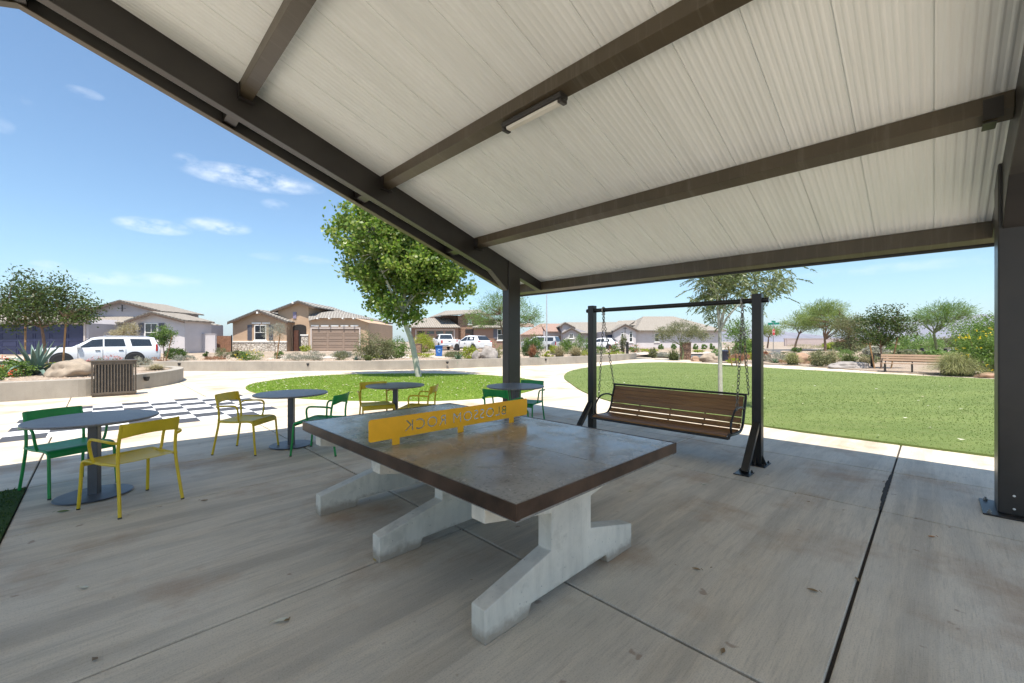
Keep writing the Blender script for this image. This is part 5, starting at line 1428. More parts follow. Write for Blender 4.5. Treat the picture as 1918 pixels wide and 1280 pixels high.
def lobes(e, n, s=.5):
    """break one ellipsoid into uneven lobes"""
    out = []
    for k in range(n):
        d = unit(1)[0]; d[2] = d[2]*.8; q = np.array(e[:3])+d*np.array(e[3:6])*rng.uniform(.35, .72); f = rng.uniform(.28, .5)*s/.5
        out.append((q[0], q[1], q[2], e[3]*f, e[4]*f, e[5]*f))
    return out
# leaning cottonwood on the island lawn
bx, by = -3.84, 17.25
ce = [(-.75,0,3.2,1.3,1.2,.9),(-1.0,.1,4.3,1.9,1.7,1.2),(-1.9,0,5.3,1.6,1.6,1.3),(.2,0,4.6,1.8,1.6,1.2),(1.0,.2,3.9,1.2,1.2,.85),(-.6,.2,5.9,2.2,1.8,1.2),(-2.6,0,6.2,1.2,1.2,1.0),(1.0,0,5.2,1.4,1.4,1.0),(-.9,0,6.7,1.6,1.5,.9),(-1.9,.2,4.2,1.0,1.0,.7),(-.2,.1,2.75,.9,.9,.5)]
tree("cottonwood_tree", "bright green leafy tree with a leaning pale trunk on the island lawn", (bx, by, 0), [(0,0,-.1),(-.16,0,.8),(-.33,0,1.55),(-.55,0,2.15),(-.72,.02,2.7)], ce, 420, 78, .082, .068, LM['cotton'], M_BARK, .13, .19, nl=30)
# young ash behind the swing
tree("ash_tree", "young tree with thin pale trunk and drooping pinnate leaves behind the swing", (4.31, 8.62, 0), [(0,0,-.05),(-.01,0,.7),(-.015,0,1.25),(-.02,0,1.68)],
     [(.1,0,2.75,.50,.6,.42),(-.2,.1,2.6,.42,.5,.38),(.55,0,2.75,.45,.5,.4),(.25,.1,3.1,.7,.6,.35),(.75,0,2.5,.38,.4,.3),(.95,.1,2.75,.35,.4,.28),(.1,0,2.3,.35,.35,.22),(-.35,0,3.0,.3,.4,.3),(1.3,0,2.95,.32,.3,.25)], 80, 115, .044, .012, LM['ash'], M_BARK, .05, .12, 'pinnate', nl=16)
# crape myrtle with stakes in the left bed
tree("myrtle_tree", "dark leafy small tree with three stakes in the left planter before the navy garage", (-21.2, 19.0, .41), [(0,0,-.1),(-.05,0,.6),(-.12,0,1.2),(-.2,0,1.7)],
     [(-1.2,0,2.3,1.0,1.0,.7),(0,0,2.5,1.3,1.1,.8),(1.0,0,2.3,1.0,1.0,.55),(-.9,0,3.2,1.0,1.0,.7),(.3,0,3.3,1.1,1.0,.6),(1.6,0,2.7,.9,.7,.4),(-2.0,0,2.9,.8,.8,.7),(-1.2,0,4.1,.5,.5,.35),(2.2,0,2.9,.5,.4,.25),(.9,0,3.8,.55,.4,.3),(1.9,0,2.2,.6,.5,.3)], 230, 38, .075, .034, LM['myrtle'], M_BARKB, .07, .2, nl=22,
     stakes=((-.62,-.3,-1.05,.1,2.3),(.55,.2,.7,.2,2.2)))
fm = dict(mode='fine', outward=.9, up=.35)
tree("mesquite_tree", "feathery light green tree standing behind the far steel column", (at(944, 34), 34, .3), [(0,0,-.4),(.1,0,.8),(0,0,1.5)], [(-1.5,0,3.4,1.6,1.5,1.0),(1.3,0,3.3,1.7,1.5,.95),(0,0,4.3,2.2,1.7,.95),(-2.3,0,2.9,.9,.9,.6),(2.3,0,3.0,1.0,.9,.6),(0,0,2.9,1.3,1.2,.7)], 300, 34, .11, .016, LM['mesq'], M_BARKB, .14, .25, nl=26, **fm)
tree("desert_willow", "thin pale feathery young tree with a stake before the tan house window", (at(514, 25.5), 25.5, .3), [(0,0,-.1),(.05,0,.7),(0,0,1.1)], [(0,0,1.6,.7,.5,.55),(.3,0,2.0,.5,.4,.4),(-.35,0,1.9,.4,.4,.4)], 60, 22, .08, .009, LM['grey'], M_BARKB, .022, .12, nl=12, stakes=((.12,0,.35,0,1.65),), **fm)
tree("palo_verde_tree", "broad olive tree before the brick pillar beyond the lawn", (at(1283, 33), 33.6, -.1), [(0,0,-.1),(.1,0,.7),(-.1,0,1.3)], [(-1.2,0,2.3,.9,.8,.55),(0,0,2.7,1.1,.9,.6),(1.1,0,2.3,1.0,.8,.5),(-1.7,0,1.8,.5,.5,.35),(1.9,0,1.9,.6,.6,.4),(.3,0,2.0,.8,.6,.4)], 170, 30, .075, .02, LM['olive'], M_BARKG, .07, .16, nl=18, **fm)
tree("acacia_tree", "slim multi stemmed green tree with stakes at the far edge of the lawn", (at(1385, 24), 24.2, 0), [(0,0,-.1),(-.1,0,.5),(-.15,0,.95)], [(-.3,0,1.6,.6,.6,.5),(.3,0,1.9,.6,.6,.55),(0,0,2.4,.6,.6,.45),(-.5,0,2.2,.4,.4,.35),(.55,0,1.4,.4,.4,.4)], 90, 26, .07, .018, LM['mesq'], M_BARKB, .04, .14, nl=14, stakes=((.45,0,.4,0,1.3),(-.25,.1,-.5,.1,1.2)), **fm)
tree("palo_verde_tree", "small feathery tree behind the stop sign pole", (at(1437, 60), 60, .46), [(0,0,-.1),(.15,0,1.0),(.2,0,1.6)], [(.2,0,2.6,1.6,1.3,.9),(-1.0,0,2.3,.9,.8,.6),(1.5,0,2.4,1.0,.8,.6)], 110, 30, .14, .025, LM['verde'], M_BARKB, .12, .25, nl=14, **fm)
tree("palo_verde_tree", "leaning feathery tree left of the tallest yellow green tree", (at(1487, 48), 48, .46), [(0,0,-.1),(.25,0,.9),(.6,0,1.9)], [(.7,0,3.2,1.6,1.3,.8),(-.9,0,2.9,1.0,.8,.5),(1.4,0,3.9,1.3,1.0,.8)], 130, 32, .14, .022, LM['verde'], M_BARKB, .12, .25, nl=16, **fm)
tree("palo_verde_tree", "tallest airy yellow green tree with forked trunk in the right background", (at(1545, 45), 45, .46), [(0,0,-.1),(.05,0,.6),(-.02,0,1.2)], [(0,0,3.6,1.9,1.6,1.2),(-1.7,0,3.0,1.3,1.2,.9),(1.7,0,3.3,1.3,1.2,1.0),(-.6,0,4.6,1.5,1.3,.8),(1.2,0,4.6,1.3,1.2,.8),(-2.4,0,3.5,.8,.8,.6)], 330, 34, .16, .020, LM['verde'], M_BARKB, .15, .26, nl=30, **fm)
tree("acacia_tree", "dense olive tree between the yellow green tree and the dark leaved tree", (at(1592, 38), 38, .0), [(0,0,-.1),(.1,0,.8),(0,0,1.3)], [(0,0,2.2,1.4,1.2,1.1),(-.6,0,3.1,1.2,1.0,.7),(.8,0,3.0,1.1,1.0,.8),(0,0,1.1,1.3,1.2,.8)], 220, 34, .10, .028, LM['olive'], M_BARKB, .1, .22, nl=18, **fm)
tree("myrtle_tree", "dark leaved small tree with stakes above the left end of the park bench", (at(1660, 22), 22.3, 0), [(0,0,-.05),(0,0,.6),(-.02,0,1.15)], [(-.7,0,1.8,.7,.7,.45),(.2,0,2.0,.9,.8,.6),(.3,0,2.7,.9,.8,.45),(-.5,0,2.6,.6,.6,.4),(1.1,0,2.4,.7,.6,.4),(1.5,0,2.1,.6,.5,.25),(0,0,1.5,.5,.5,.3),(-.3,0,3.2,.4,.4,.25),(.8,0,3.2,.4,.4,.25)], 170, 34, .065, .03, LM['myrtle'], M_BARKB, .05, .15, nl=20, stakes=((-.35,0,-.65,0,1.5),(.7,.2,1.05,.2,1.7)))
tree("palo_verde_tree", "open wind swept tree with a green trunk right of the park bench", (at(1768, 36), 36.5, -.1), [(0,0,-.1),(-.1,0,.9),(-.3,0,1.9),(-.35,0,2.3)], [(-1.4,0,3.7,1.1,1.0,.8),(0,0,4.0,1.4,1.1,1.1),(1.3,0,4.2,1.3,1.1,.9),(2.4,0,3.9,1.0,.8,.6),(-2.0,0,3.0,.7,.7,.4),(.9,0,3.2,1.0,.8,.5),(2.6,0,4.4,.6,.5,.4)], 210, 30, .16, .016, LM['mesq'], M_BARKG, .12, .24, nl=30, mode='fine', outward=1.2, up=.3)
tree("small_tree", "pale feathery tree showing above the roof of the white sport utility car", (at(222, 33), 33.5, .1), [(0,0,-.2),(0,0,.8),(0,0,1.3)], [(0,0,1.9,.9,.8,.6),(.3,0,2.5,.7,.6,.4),(-.6,0,1.9,.5,.5,.4)], 110, 30, .10, .014, LM['straw'], M_BARKB, .06, .15, nl=14, **fm)
tree("small_tree", "small bright green tree with a stake behind the tail of the sport utility car", (at(306, 31), 31, -.1), [(0,0,-.1),(.05,0,.7),(0,0,1.2)], [(-.3,0,2.0,.6,.5,.4),(.3,0,2.2,.6,.5,.4),(0,0,1.6,.6,.5,.4),(.1,0,2.6,.4,.3,.25)], 90, 26, .065, .03, LM['green'], M_BARKB, .04, .12, nl=12, stakes=((.15,0,.65,0,2.0),))

def shrub(name, label, px, D, z0, wpx, hpx, lm, kind='leaf', n=900, L=.05, W=.022, group=None, fl=None, nfl=0, cat="shrub", depth=None, dens=.3):
    w = wpx/F*D; hh = hpx/F*D; x = at(px, D); ry = depth or w*.4
    t = thing(name, label, cat, (x, D, z0), 0, group)
    k = max(5, n//30)
    e = (0, 0, hh*.42, w*.44, ry, hh*.5)
    C = ell_points(k, e, dens); C[:, 2] = np.abs(C[:, 2]-.02)+.02
    C[:, 2] *= rng.uniform(.8, 1.12, k)
    per = max(1, n//k); c = np.repeat(C, per, 0)+rng.normal(size=(k*per, 3))*np.array([w*.07, ry*.12, hh*.07])
    c[:, 2] = np.maximum(c[:, 2], .01)
    if kind == 'leaf': v = diamond(c, L*rng.uniform(.6, 1.3, len(c)), W*rng.uniform(.6, 1.2, len(c)))
    else:
        a = rng.normal(size=(len(c), 3))*.4; a[:, 2] += 1.0; a[:, 0] += c[:, 0]/w*1.2; v = diamond(c, L*rng.uniform(.6, 1.4, len(c)), W, a)
    fast_mesh("foliage", v, 4, lm, t)
    mb = MB()
    for i in range(min(9, k)): limb(mb, (rng.uniform(-.08, .08)*w, 0, -.03), tuple(C[i]*.9), .012+.008*hh, .005, .15, 5)
    mb.build("stems", M_BARKB, t)
    if fl:
        m = nfl; Cf = ell_points(m, (0, -ry*.2, hh*.5, w*.5, ry*1.05, hh*.52), .85); Cf[:, 2] = np.abs(Cf[:, 2]); fs = np.repeat(Cf, 5, 0)+rng.normal(size=(m*5, 3))*.03
        fo = fast_mesh("flowers", diamond(fs, .026, .02), 4, fl, t)
        if nfl > 100: fo['kind'] = 'stuff'
    return t
def tuft(label, px, D, z0, wpx, hpx, lm, n=260, droop=.5, wb=.006, group=None, name="grass_tuft"):
    w = wpx/F*D/2; hh = hpx/F*D; x = at(px, D); out = []
    az = rng.uniform(0, 2*math.pi, n); r_ = rng.uniform(.15, 1, n)**.7*w; H_ = hh*rng.uniform(.6, 1.1, n)*(1-.72*(r_/w)**1.7); b0 = rng.normal(size=(n, 2))*w*.12
    seg = 5; P0 = None; v = []
    for k in range(seg+1):
        t_ = k/seg; rr = r_*(t_**1.5); z = H_*(np.sin(t_*math.pi*(.5+droop*.42*(r_/w))))
        X_ = b0[:, 0]+np.cos(az)*rr; Y_ = b0[:, 1]+np.sin(az)*rr; ww = wb*(1-t_*.85)*D/8
        P1 = np.stack([X_-np.sin(az)*ww, Y_+np.cos(az)*ww, z], 1); P2 = np.stack([X_+np.sin(az)*ww, Y_-np.cos(az)*ww, z], 1)
        if P0 is not None: v.append(np.stack([P0[0], P0[1], P2, P1], 1))
        P0 = (P1, P2)
    v = np.concatenate(v).reshape(-1, 3); o = fast_mesh(name, v, 4, lm); o.location = (x, D, z0); tag(o, label, "ornamental grass", group); return o
M_AG = simple("agave_blue_green", (.13, .19, .15), .5, 0, .2, 5); M_AGG = simple("agave_green", (.09, .16, .08), .5, 0, .2, 5)
def agave(label, px, D, z0, size, m=None, n=26, wide=.075):
    mb = MB()
    for k in range(n):
        az = k*2.39996; f = k/n; el = R(12+68*f**1.1+rng.uniform(-6, 6)); L_ = size*(1-.25*f)*rng.uniform(.85, 1.1); seg = 6; vs = []
        for j in range(seg+1):
            t_ = j/seg; e2 = el + (-.45 if f < .6 else -.1)*t_*t_*(1 if el < 1.1 else .2); d = Vector((math.cos(az)*math.cos(e2), math.sin(az)*math.cos(e2), math.sin(e2)))
            c = d*L_*t_ + Vector((0, 0, .03)); w_ = size*wide*(1.0-t_)**.55*(1+.4*math.sin(t_*3.14))*.8; s = Vector((-math.sin(az), math.cos(az), 0)); up = s.cross(d)*-1
            vs += [c+s*w_+up*w_*.35, c-up*w_*.12, c-s*w_+up*w_*.35, c-up*w_*.45]
        fs = []
        for j in range(seg):
            for q_ in range(4): l = (q_+1) % 4; fs.append((j*4+q_, j*4+l, j*4+4+l, j*4+4+q_))
        mb.add(vs, fs)
    o = mb.build("agave", m or M_AG, smooth=True); o.location = (at(px, D), D, z0); tag(o, label, "agave"); return o
def boulder(label, px, D, z0, wpx, hpx, m, seed=1, depth=None):
    w = wpx/F*D/2; hh = hpx/F*D; bm = bmesh.new(); bmesh.ops.create_icosphere(bm, subdivisions=4, radius=1)
    for v in bm.verts:
        p_ = v.co.copy(); f = 1+.32*noise.noise(p_*1.3+Vector((seed*7, 0, 0)))+.14*noise.noise(p_*3.1+Vector((0, seed*5, 0)))+.05*noise.noise(p_*9)
        v.co = Vector((p_.x*f*w, p_.y*f*(depth or w*.7), max(-.15, p_.z*f*.75+.28)*hh*.95))
    me = bpy.data.meshes.new("boulder"); bm.to_mesh(me); bm.free(); me.materials.append(m)
    for p_ in me.polygons: p_.use_smooth = True
    o = bpy.data.objects.new("boulder", me); COL.objects.link(o); o.location = (at(px, D), D, z0); tag(o, label, "boulder"); return o
M_ROCK = simple("tan_boulder", (.30, .24, .18), .9, 0, .35, 2.2, .8, 18); M_ROCKG = simple("grey_boulder", (.27, .24, .22), .9, 0, .35, 2.5, .8, 18); M_ROCKO = simple("orange_boulder", (.32, .20, .13), .9, 0, .3, 2.5, .8, 18)

# left planter
agave("big blue agave with spreading leaves in the left planter before the boulder", 66, 13.4, .41, 1.5, M_AG, 30, .055)
boulder("large tan boulder between the big agave and the slatted bin", 138, 12.9, .38, 84, 34, M_ROCK, 2)
shrub("lantana_shrub", "low shrub with red flowers at the far left end of the planter", 14, 12.6, .41, 78, 36, LM['green'], n=1900, L=.035, W=.02, fl=M_RF, nfl=14)
shrub("lantana_shrub", "trailing red flowered shrub in the planter left of the agave, nearer the wall", -30, 11.4, .41, 90, 30, LM['green'], n=1500, L=.035, W=.02, fl=M_RF, nfl=12)
shrub("dusty_shrub", "pinkish flowering shrub behind the slatted bin in front of the sport utility car", 205, 17.5, .35, 62, 24, LM['olive'], n=1300, L=.035, W=.012, fl=M_PF, nfl=90, kind='up')
shrub("dusty_shrub", "grey green shrub just right of the slatted bin top", 264, 17.5, .35, 40, 22, LM['grey'], n=900, L=.04, W=.012, kind='up')
tuft("dry pale grass inside the curved tip of the left planter", 292, 15.6, .41, 66, 14, LM['straw'], 420, .4, .004)
shrub("dusty_shrub", "low green shrub along the back of the left planter by the stakes", 120, 17.6, .38, 60, 12, LM['lime'], n=700, L=.035, W=.012, kind='up')
shrub("hedge", "clipped dark green hedge against the white house wall", 330, 33, .1, 36, 22, LM['hedge'], n=2600, L=.05, W=.035, cat="hedge", dens=.7)
shrub("dusty_shrub", "grey shrub in front of the clipped hedge", 345, 27, .2, 46, 14, LM['grey'], n=800, L=.05, W=.014, kind='up')
shrub("dusty_shrub", "reddish low shrub behind the rear bumper of the sport utility car", 293, 25.2, .2, 40, 12, LM['red'], n=600, L=.04, W=.014, kind='up')
# bed behind the long wall, left to right
shrub("cactus_shrub", "small dark spiny shrub before the white garden wall", 388, 30, .2, 16, 15, LM['hedge'], n=260, L=.06, W=.04)
shrub("dusty_shrub", "dusty green shrub at the foot of the timber gate", 419, 27, .35, 32, 24, LM['olive'], n=1100, L=.045, W=.016)
shrub("dusty_shrub", "brownish shrub in the wall bed left of the tan house", 398, 24.5, .38, 46, 10, LM['red'], n=600, L=.04, W=.014, kind='up')
shrub("marigold_shrub", "green shrub with yellow flowers in the bed below the tan house window", 470, 24.0, .38, 52, 20, LM['green'], n=1300, L=.04, W=.02, fl=M_YF, nfl=26)
shrub("dusty_shrub", "small green shrub beside the thin staked tree", 522, 26.5, .38, 26, 16, LM['green'], n=600, L=.04, W=.02)
shrub("lavender_shrub", "wide grey lavender shrub below the arched porch", 555, 23.6, .38, 52, 18, LM['grey'], n=1300, L=.07, W=.008, kind='up')
shrub("lavender_shrub", "grey lavender shrub before the garage of the tan house", 592, 23.8, .38, 44, 20, LM['grey'], n=1200, L=.07, W=.008, kind='up')
shrub("dusty_shrub", "rounded olive shrub before the tan garage door", 637, 24.2, .38, 30, 19, LM['olive'], n=800, L=.045, W=.012, kind='up')
agave("small blue agave in the wall bed left of the tall olive shrub", 667, 24.3, .38, .42, M_AG, 22)
shrub("hopbush", "tall olive green shrub with bare stems in the bed left of the leaning trunk", 690, 24.5, .36, 60, 56, LM['olive'], n=3800, L=.06, W=.02, dens=.15)
shrub("hopbush", "dense grey green shrub in the bed beside the leaning trunk", 722, 25.2, .36, 46, 44, LM['olive'], n=2600, L=.055, W=.022, dens=.15)
shrub("hopbush", "brighter green shrub just left of the leaning trunk", 744, 27, .30, 50, 46, LM['green'], n=2600, L=.06, W=.025, dens=.25)
tuft("grey green grass at the foot of the tall olive shrub", 690, 23.2, .38, 30, 14, LM['dtuft'], 200, .3)
shrub("marigold_shrub", "potted yellow green shrub at the porch of the tan house", 573, 41.5, .4, 20, 17, LM['lime'], n=900, L=.07, W=.03, cat="potted plant")
shrub("yellow_hedge", "bright yellow green rounded hedge left of the pickup truck", 793, 41, .36, 44, 38, LM['lime'], n=3800, L=.07, W=.03, cat="hedge", dens=.6)
shrub("marigold_shrub", "low yellow flowering plants under the yellow green hedge", 790, 37, .05, 60, 10, LM['lime'], n=700, L=.06, W=.03)
mb = MB(); mb.box(-.35, .35, -.25, .25, 0, 1.2); mb.box(-.38, .38, -.28, .28, 1.201, 1.28); o = mb.build("letterbox_pillar", M_BRICK, bevel=.01); o.location = (at(782, 38), 38, -.0); tag(o, "short tan stone letterbox pillar between the leaning trunk and the yellow hedge", "pillar")
agave("spiky pale agave in the bed right of the leaning trunk", 858, 23.8, .38, .75, M_AGG, 24, .05)
shrub("marigold_shrub", "yellow green shrub in front of the white hatchback", 880, 26, .38, 36, 26, LM['lime'], n=1400, L=.05, W=.025)
boulder("rounded brown boulder before the white hatchback", 893, 25.2, .38, 16, 18, M_ROCKG, 4)
boulder("jagged brown boulder left of the steel column", 917, 25.0, .38, 34, 26, M_ROCKG, 5)
shrub("dusty_shrub", "dry yellow shrub touching the left side of the steel column", 934, 26.5, .38, 20, 32, LM['tuft'], n=700, L=.06, W=.01, kind='up')
shrub("oleander_shrub", "big light green shrub mass right of the steel column", 996, 36, .1, 50, 44, LM['green'], n=3600, L=.08, W=.03)
tuft("reddish plume grass in the bed right of the steel column", 998, 27.3, .4, 32, 28, LM['red'], 420, .3)
agave("small green agave below the silver people carrier", 1006, 26.3, .4, .5, M_AGG, 22)
shrub("marigold_shrub", "small yellow green mound below the street lamp", 1026, 28, .4, 22, 12, LM['lime'], n=500, L=.05, W=.02)
tuft("pale dry grass in the bed under the stacked gable house", 1048, 29.0, .35, 40, 26, LM['straw'], 420, .35)
tuft("pale grey grass in the bed left of the left swing post", 1078, 30.5, .35, 44, 24, LM['straw'], 420, .35)
shrub("oleander_shrub", "bright green shrub before the stacked gable house", 1066, 40, .3, 42, 30, LM['green'], n=2600, L=.08, W=.035)
shrub("oleander_shrub", "small bright green shrub before the beige garage", 1038, 42, .3, 22, 18, LM['lime'], n=1000, L=.08, W=.03)
shrub("small_tree_shrub", "grey green feathery shrub tree with a stake left of the left swing post", 1090, 36, .2, 34, 50, LM['mesq'], n=1500, L=.09, W=.015, kind='up')
shrub("marigold_shrub", "low yellow green mound before the end of the long wall", 1098, 31.2, .38, 40, 12, LM['lime'], n=700, L=.05, W=.02)
shrub("bougainvillea", "orange red shrub left of the arched windows", 1152, 45, .3, 26, 18, LM['green'], n=1000, L=.07, W=.03, fl=M_RF, nfl=60)
shrub("bougainvillea", "red flowering shrub under the arched windows", 1188, 46, .3, 28, 14, LM['green'], n=900, L=.07, W=.03, fl=M_RF, nfl=60)
shrub("small_tree_shrub", "small green tree before the arched windows", 1168, 44, .3, 18, 38, LM['olive'], n=1300, L=.08, W=.03)
for px, lab in ((1238, "leftmost clipped round bush along the white house wall"), (1262, "second clipped round bush along the white house wall, left of the brick pillar"), (1302, "clipped round bush just right of the brick pillar"), (1319, "clipped round bush second right of the brick pillar"), (1334, "clipped round bush left of the young tree trunk")):
    shrub("round_bush", lab, px, 55, .3, 10, 12.5, LM['mesq'], n=800, L=.07, W=.05, group="clipped round bushes along the white house", dens=.8)
shrub("ground_cover", "low lime ground cover below the arched windows", 1212, 50, .3, 50, 5, LM['lime'], n=700, L=.08, W=.04)
shrub("ground_cover", "low lime ground cover right of the brick pillar", 1308, 48, .25, 30, 5, LM['lime'], n=500, L=.08, W=.04)
tuft("dark green grass tuft at the foot of the brick pillar", 1262, 33, -.05, 44, 24, LM['dtuft'], 420, .4)
boulder("pale tan boulder right of the brick pillar", 1326, 31.5, -.02, 34, 16, M_ROCK, 7)
boulder("small orange boulder at the foot of the brick pillar", 1302, 31.2, -.02, 16, 10, M_ROCKO, 8)
agave("grey agave behind the pale tan boulder", 1336, 36, .0, .75, M_AG, 24)
shrub("dusty_shrub", "green shrub behind the chains of the swing", 1370, 33, .0, 30, 30, LM['olive'], n=1300, L=.06, W=.02)
shrub("dusty_shrub", "lime shrub at the foot of the dark round bin", 1376, 29, .0, 30, 10, LM['lime'], n=600, L=.05, W=.02)
shrub("lavender_shrub", "silver lavender mound right of the near swing post", 1450, 29.5, .0, 46, 20, LM['grey'], n=1600, L=.06, W=.012, kind='up')
agave("dark green agave in the lavender mound", 1452, 28.0, .0, .5, M_AGG, 22)
shrub("rust_shrub", "rust orange ground plants beside the dark green agave", 1468, 27.6, .0, 26, 10, LM['red'], n=700, L=.04, W=.015)
shrub("dusty_shrub", "dark shrub round the foot of the leaning feathery tree", 1492, 44, .3, 20, 12, LM['hedge'], n=700, L=.07, W=.03)
tuft("light green grass mound left of the leafy shrub at the far path", 1484, 26.0, .02, 46, 26, LM['tuft'], 700, .6)
boulder("tan boulder behind the light green grass mound", 1503, 27.5, .0, 36, 20, M_ROCKO, 9)
boulder("broad sandy boulder behind the leafy shrub", 1520, 33, .0, 50, 16, M_ROCK, 11)
shrub("leafy_shrub", "leafy dark shrub with golden tips at the far path", 1538, 24.3, .02, 42, 32, LM['olive'], n=2400, L=.055, W=.025, depth=.6)
tuft("bronze plume grass behind the leafy shrub", 1556, 26.5, .02, 44, 32, LM['straw'], 500, .3)
tuft("dark green plume grass above the long grey boulder", 1590, 24.6, .02, 46, 26, LM['dtuft'], 600, .4)
tuft("pale feather grass right of the long grey boulder", 1618, 24.2, .02, 34, 22, LM['straw'], 420, .5)
boulder("long low grey boulder by the far path", 1590, 22.8, .02, 72, 13, M_ROCKG, 12, .5)
tuft("big fountain of pale green grass right of the park bench", 1790, 18.0, .02, 112, 46, LM['tuft'], 2600, .8, .004)
shrub("yellow_bells", "large green shrub with yellow flowers beside the right column", 1850, 18.0, .02, 120, 92, LM['green'], n=7500, L=.06, W=.025, fl=M_YF, nfl=130, dens=.2, depth=1.1)
tree("small_tree", "leafy green tree rising behind the yellow flowered shrub", (at(1850, 22), 22.5, 0), [(0,0,-.1),(0,0,.8),(0,0,1.3)], [(-.4,0,2.0,1.1,.9,.7),(.5,0,2.4,1.1,.9,.6),(0,0,1.5,1.2,.9,.6),(.9,0,1.9,.8,.7,.6)], 180, 34, .055, .03, LM['mesq'], M_BARKB, .07, .17, nl=14)
boulder("rust brown rocks at the foot of the yellow flowered shrub", 1850, 17.0, .02, 40, 9, M_ROCKO, 14)
for i, (px, D, w, h_, lm, lab) in enumerate([(1668, 50, 60, 32, 'mesq', "broad green bush beyond the left end of the park bench"), (1725, 52, 70, 36, 'mesq', "broad green bush behind the dark leaved tree"), (1776, 60, 50, 24, 'olive', "far olive bush behind the green trunk"), (1835, 55, 70, 26, 'mesq', "far green bush left of the right column"),
        (1640, 34, 40, 26, 'grey', "grey bush behind the bollard left of the park bench"), (1700, 30, 60, 20, 'olive', "low bush behind the back of the park bench"), (1752, 29, 50, 20, 'mesq', "low green bush behind the right end of the park bench"), (1568, 50, 50, 16, 'lime', "lime bush under the tall yellow green tree"),
        (1408, 48, 40, 22, 'lime', "yellow green bush far behind the chains"), (1395, 40, 40, 30, 'mesq', "feathery bush behind the stakes of the slim tree"), (1600, 60, 60, 20, 'red', "brown desert bush behind the dense olive tree"), (1815, 34, 50, 18, 'tuft', "dry pale bush behind the big fountain grass"), (1425, 36, 30, 12, 'red', "rust bush left of the stop sign")]):
    shrub("desert_bush", lab, px, D, .1 if D < 41 else .4, w, h_, LM[lm], n=2200, L=.16, W=.06, dens=.55)
for i, (px, py, s_) in enumerate([(1215, 671, 5), (1440, 672, 8), (1475, 676, 6), (1640, 688, 9), (950, 671, 8), (1020, 670, 9), (770, 673, 8), (830, 672, 8), (610, 674, 7), (430, 674, 8), (1108, 667, 8)]): pass
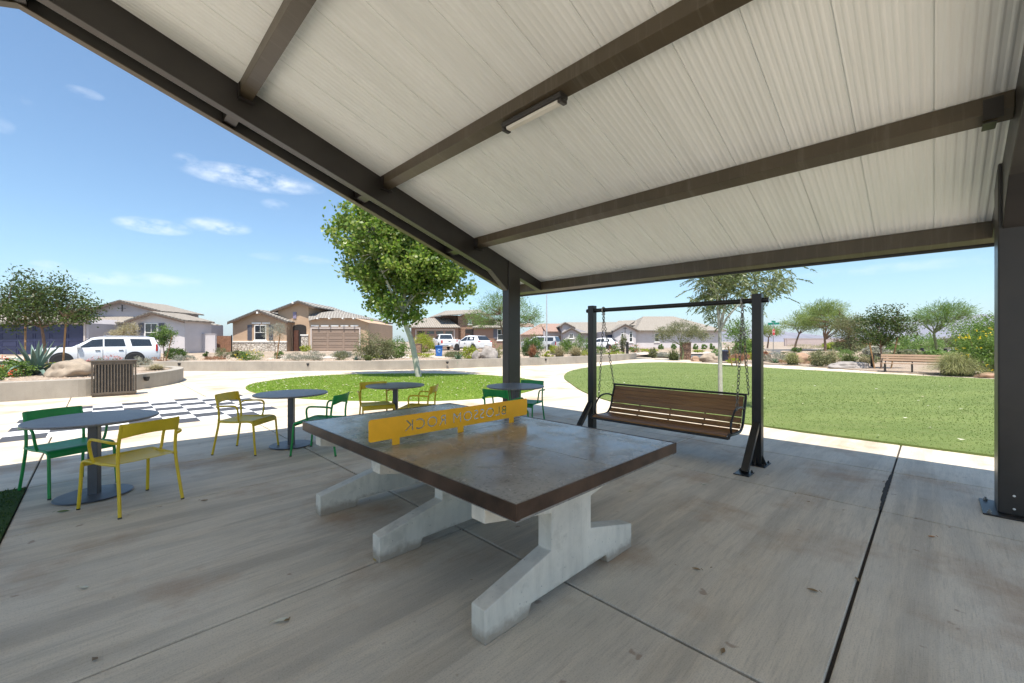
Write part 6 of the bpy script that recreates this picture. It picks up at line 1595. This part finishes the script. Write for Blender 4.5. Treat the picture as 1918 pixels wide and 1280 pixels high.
for (px, D, w, h_, lm, kd, lab) in [
    (1150, 38, 60, 12, 'lime', 'leaf', "low lime plants between the left swing post and the arched windows"), (1120, 33.5, 30, 12, 'grey', 'up', "silver mound right of the left swing post"),
    (1222, 37, 16, 20, 'olive', 'leaf', "small upright bush by the white house corner"), (1240, 40, 50, 8, 'grey', 'up', "grey low plants left of the dark grass tuft"),
    (960, 25.3, 30, 12, 'grey', 'up', "silver mound just left of the red plume grass"), (1120, 40, 34, 24, 'green', 'leaf', "green bush before the distant white car"),
    (1385, 30, 40, 16, 'red', 'up', "rust shrub at the foot of the slim staked tree"), (1410, 33, 36, 14, 'lime', 'leaf', "lime mound just left of the near swing post"),
    (1478, 33, 40, 14, 'olive', 'leaf', "olive mound behind the light green grass mound"), (1535, 29, 60, 22, 'straw', 'up', "dry blond grass mass behind the leafy shrub"),
    (1575, 31, 60, 24, 'mesq', 'up', "soft green mass behind the bronze plume grass"), (1625, 28, 44, 18, 'olive', 'leaf', "olive mound left of the bench bollard"),
    (1600, 44, 80, 22, 'green', 'leaf', "green thicket behind the dense olive tree"), (1690, 40, 70, 30, 'green', 'leaf', "green thicket behind the left half of the park bench"),
    (1745, 44, 60, 28, 'mesq', 'leaf', "green thicket behind the right half of the park bench"), (1800, 26, 50, 30, 'olive', 'leaf', "olive bush between the fountain grass and the yellow flowers"),
    (1505, 54, 60, 14, 'straw', 'up', "blond desert grass before the block wall"), (1560, 56, 70, 14, 'olive', 'leaf', "olive scrub along the foot of the block wall"),
    (640, 30, 40, 12, 'grey', 'up', "silver mound before the tan garage driveway"), (700, 32, 50, 14, 'lime', 'leaf', "lime plants behind the tall olive shrub"),
    (850, 30, 40, 12, 'olive', 'up', "olive low plants right of the blue bin"), (448, 28, 30, 14, 'olive', 'leaf', "olive bush at the left corner of the stone base"),
    (1350, 40, 40, 16, 'mesq', 'leaf', "green mound behind the dark round bin")]:
    shrub("desert_bush", lab, px, D, .38 if (D < 31 and px < 1110) else (.05 if D < 41 else .4), w, h_, LM[lm], kind=kd, n=1300, L=.07 if kd == 'leaf' else .1, W=.03 if kd == 'leaf' else .012, dens=.45)
# flat seep of small stones over the beds
def stones(name, poly, n, z, label):
    P_ = np.array(poly)[:, :2]; lo, hi = P_.min(0), P_.max(0); q_ = rng.uniform(lo, hi, (n*6, 2)); q_ = q_[inpoly_np(q_[:, 0], q_[:, 1], poly)][:n]; m_ = len(q_); c = np.zeros((m_, 3)); c[:, :2] = q_; s_ = rng.uniform(.012, .05, m_)[:, None]
    base = np.array([[1, 0, 0], [-.5, .87, 0], [-.5, -.87, 0], [0, 0, .8]]); tri = [(0, 1, 3), (1, 2, 3), (2, 0, 3)]
    v = np.concatenate([c+z0_ for z0_ in [0]])[:, None, :]+base[None]*s_[:, :, None]*rng.uniform(.7, 1.3, (m_, 4, 1)); v[:, :, 2] += z
    f = np.concatenate([v[:, list(t_), :] for t_ in tri]).reshape(-1, 3); o = fast_mesh(name, f, 3, M_STONES); tag(o, label, "gravel", kind='stuff')
M_STONES = leaf_mat("loose_stones", [(.36,.27,.2),(.45,.36,.28),(.28,.22,.18),(.5,.42,.34)], 0, .9)
stones("loose_gravel", bed1, 9000, .41, "loose tan gravel in the left planter")
stones("loose_gravel", bed2, 12000, .40, "loose tan gravel in the bed behind the long wall")
stones("loose_gravel", bed5, 16000, .035, "loose tan gravel in the bed beyond the far path")

# ================================================================== HAZE
def haze():
    mb = MB(); mb.box(-4020, 4020, -3020, 5020, -3.2, 175)
    m = bpy.data.materials.new("haze_air"); m.use_nodes = True; nt = m.node_tree; nt.nodes.clear()
    o_ = nt.nodes.new("ShaderNodeOutputMaterial"); v = nt.nodes.new("ShaderNodeVolumePrincipled")
    v.inputs["Density"].default_value = .00016; v.inputs["Color"].default_value = (.86, .92, 1, 1); v.inputs["Anisotropy"].default_value = .2
    nt.links.new(v.outputs[0], o_.inputs["Volume"])
    o = mb.build("haze", m); o["kind"] = "stuff"
haze()
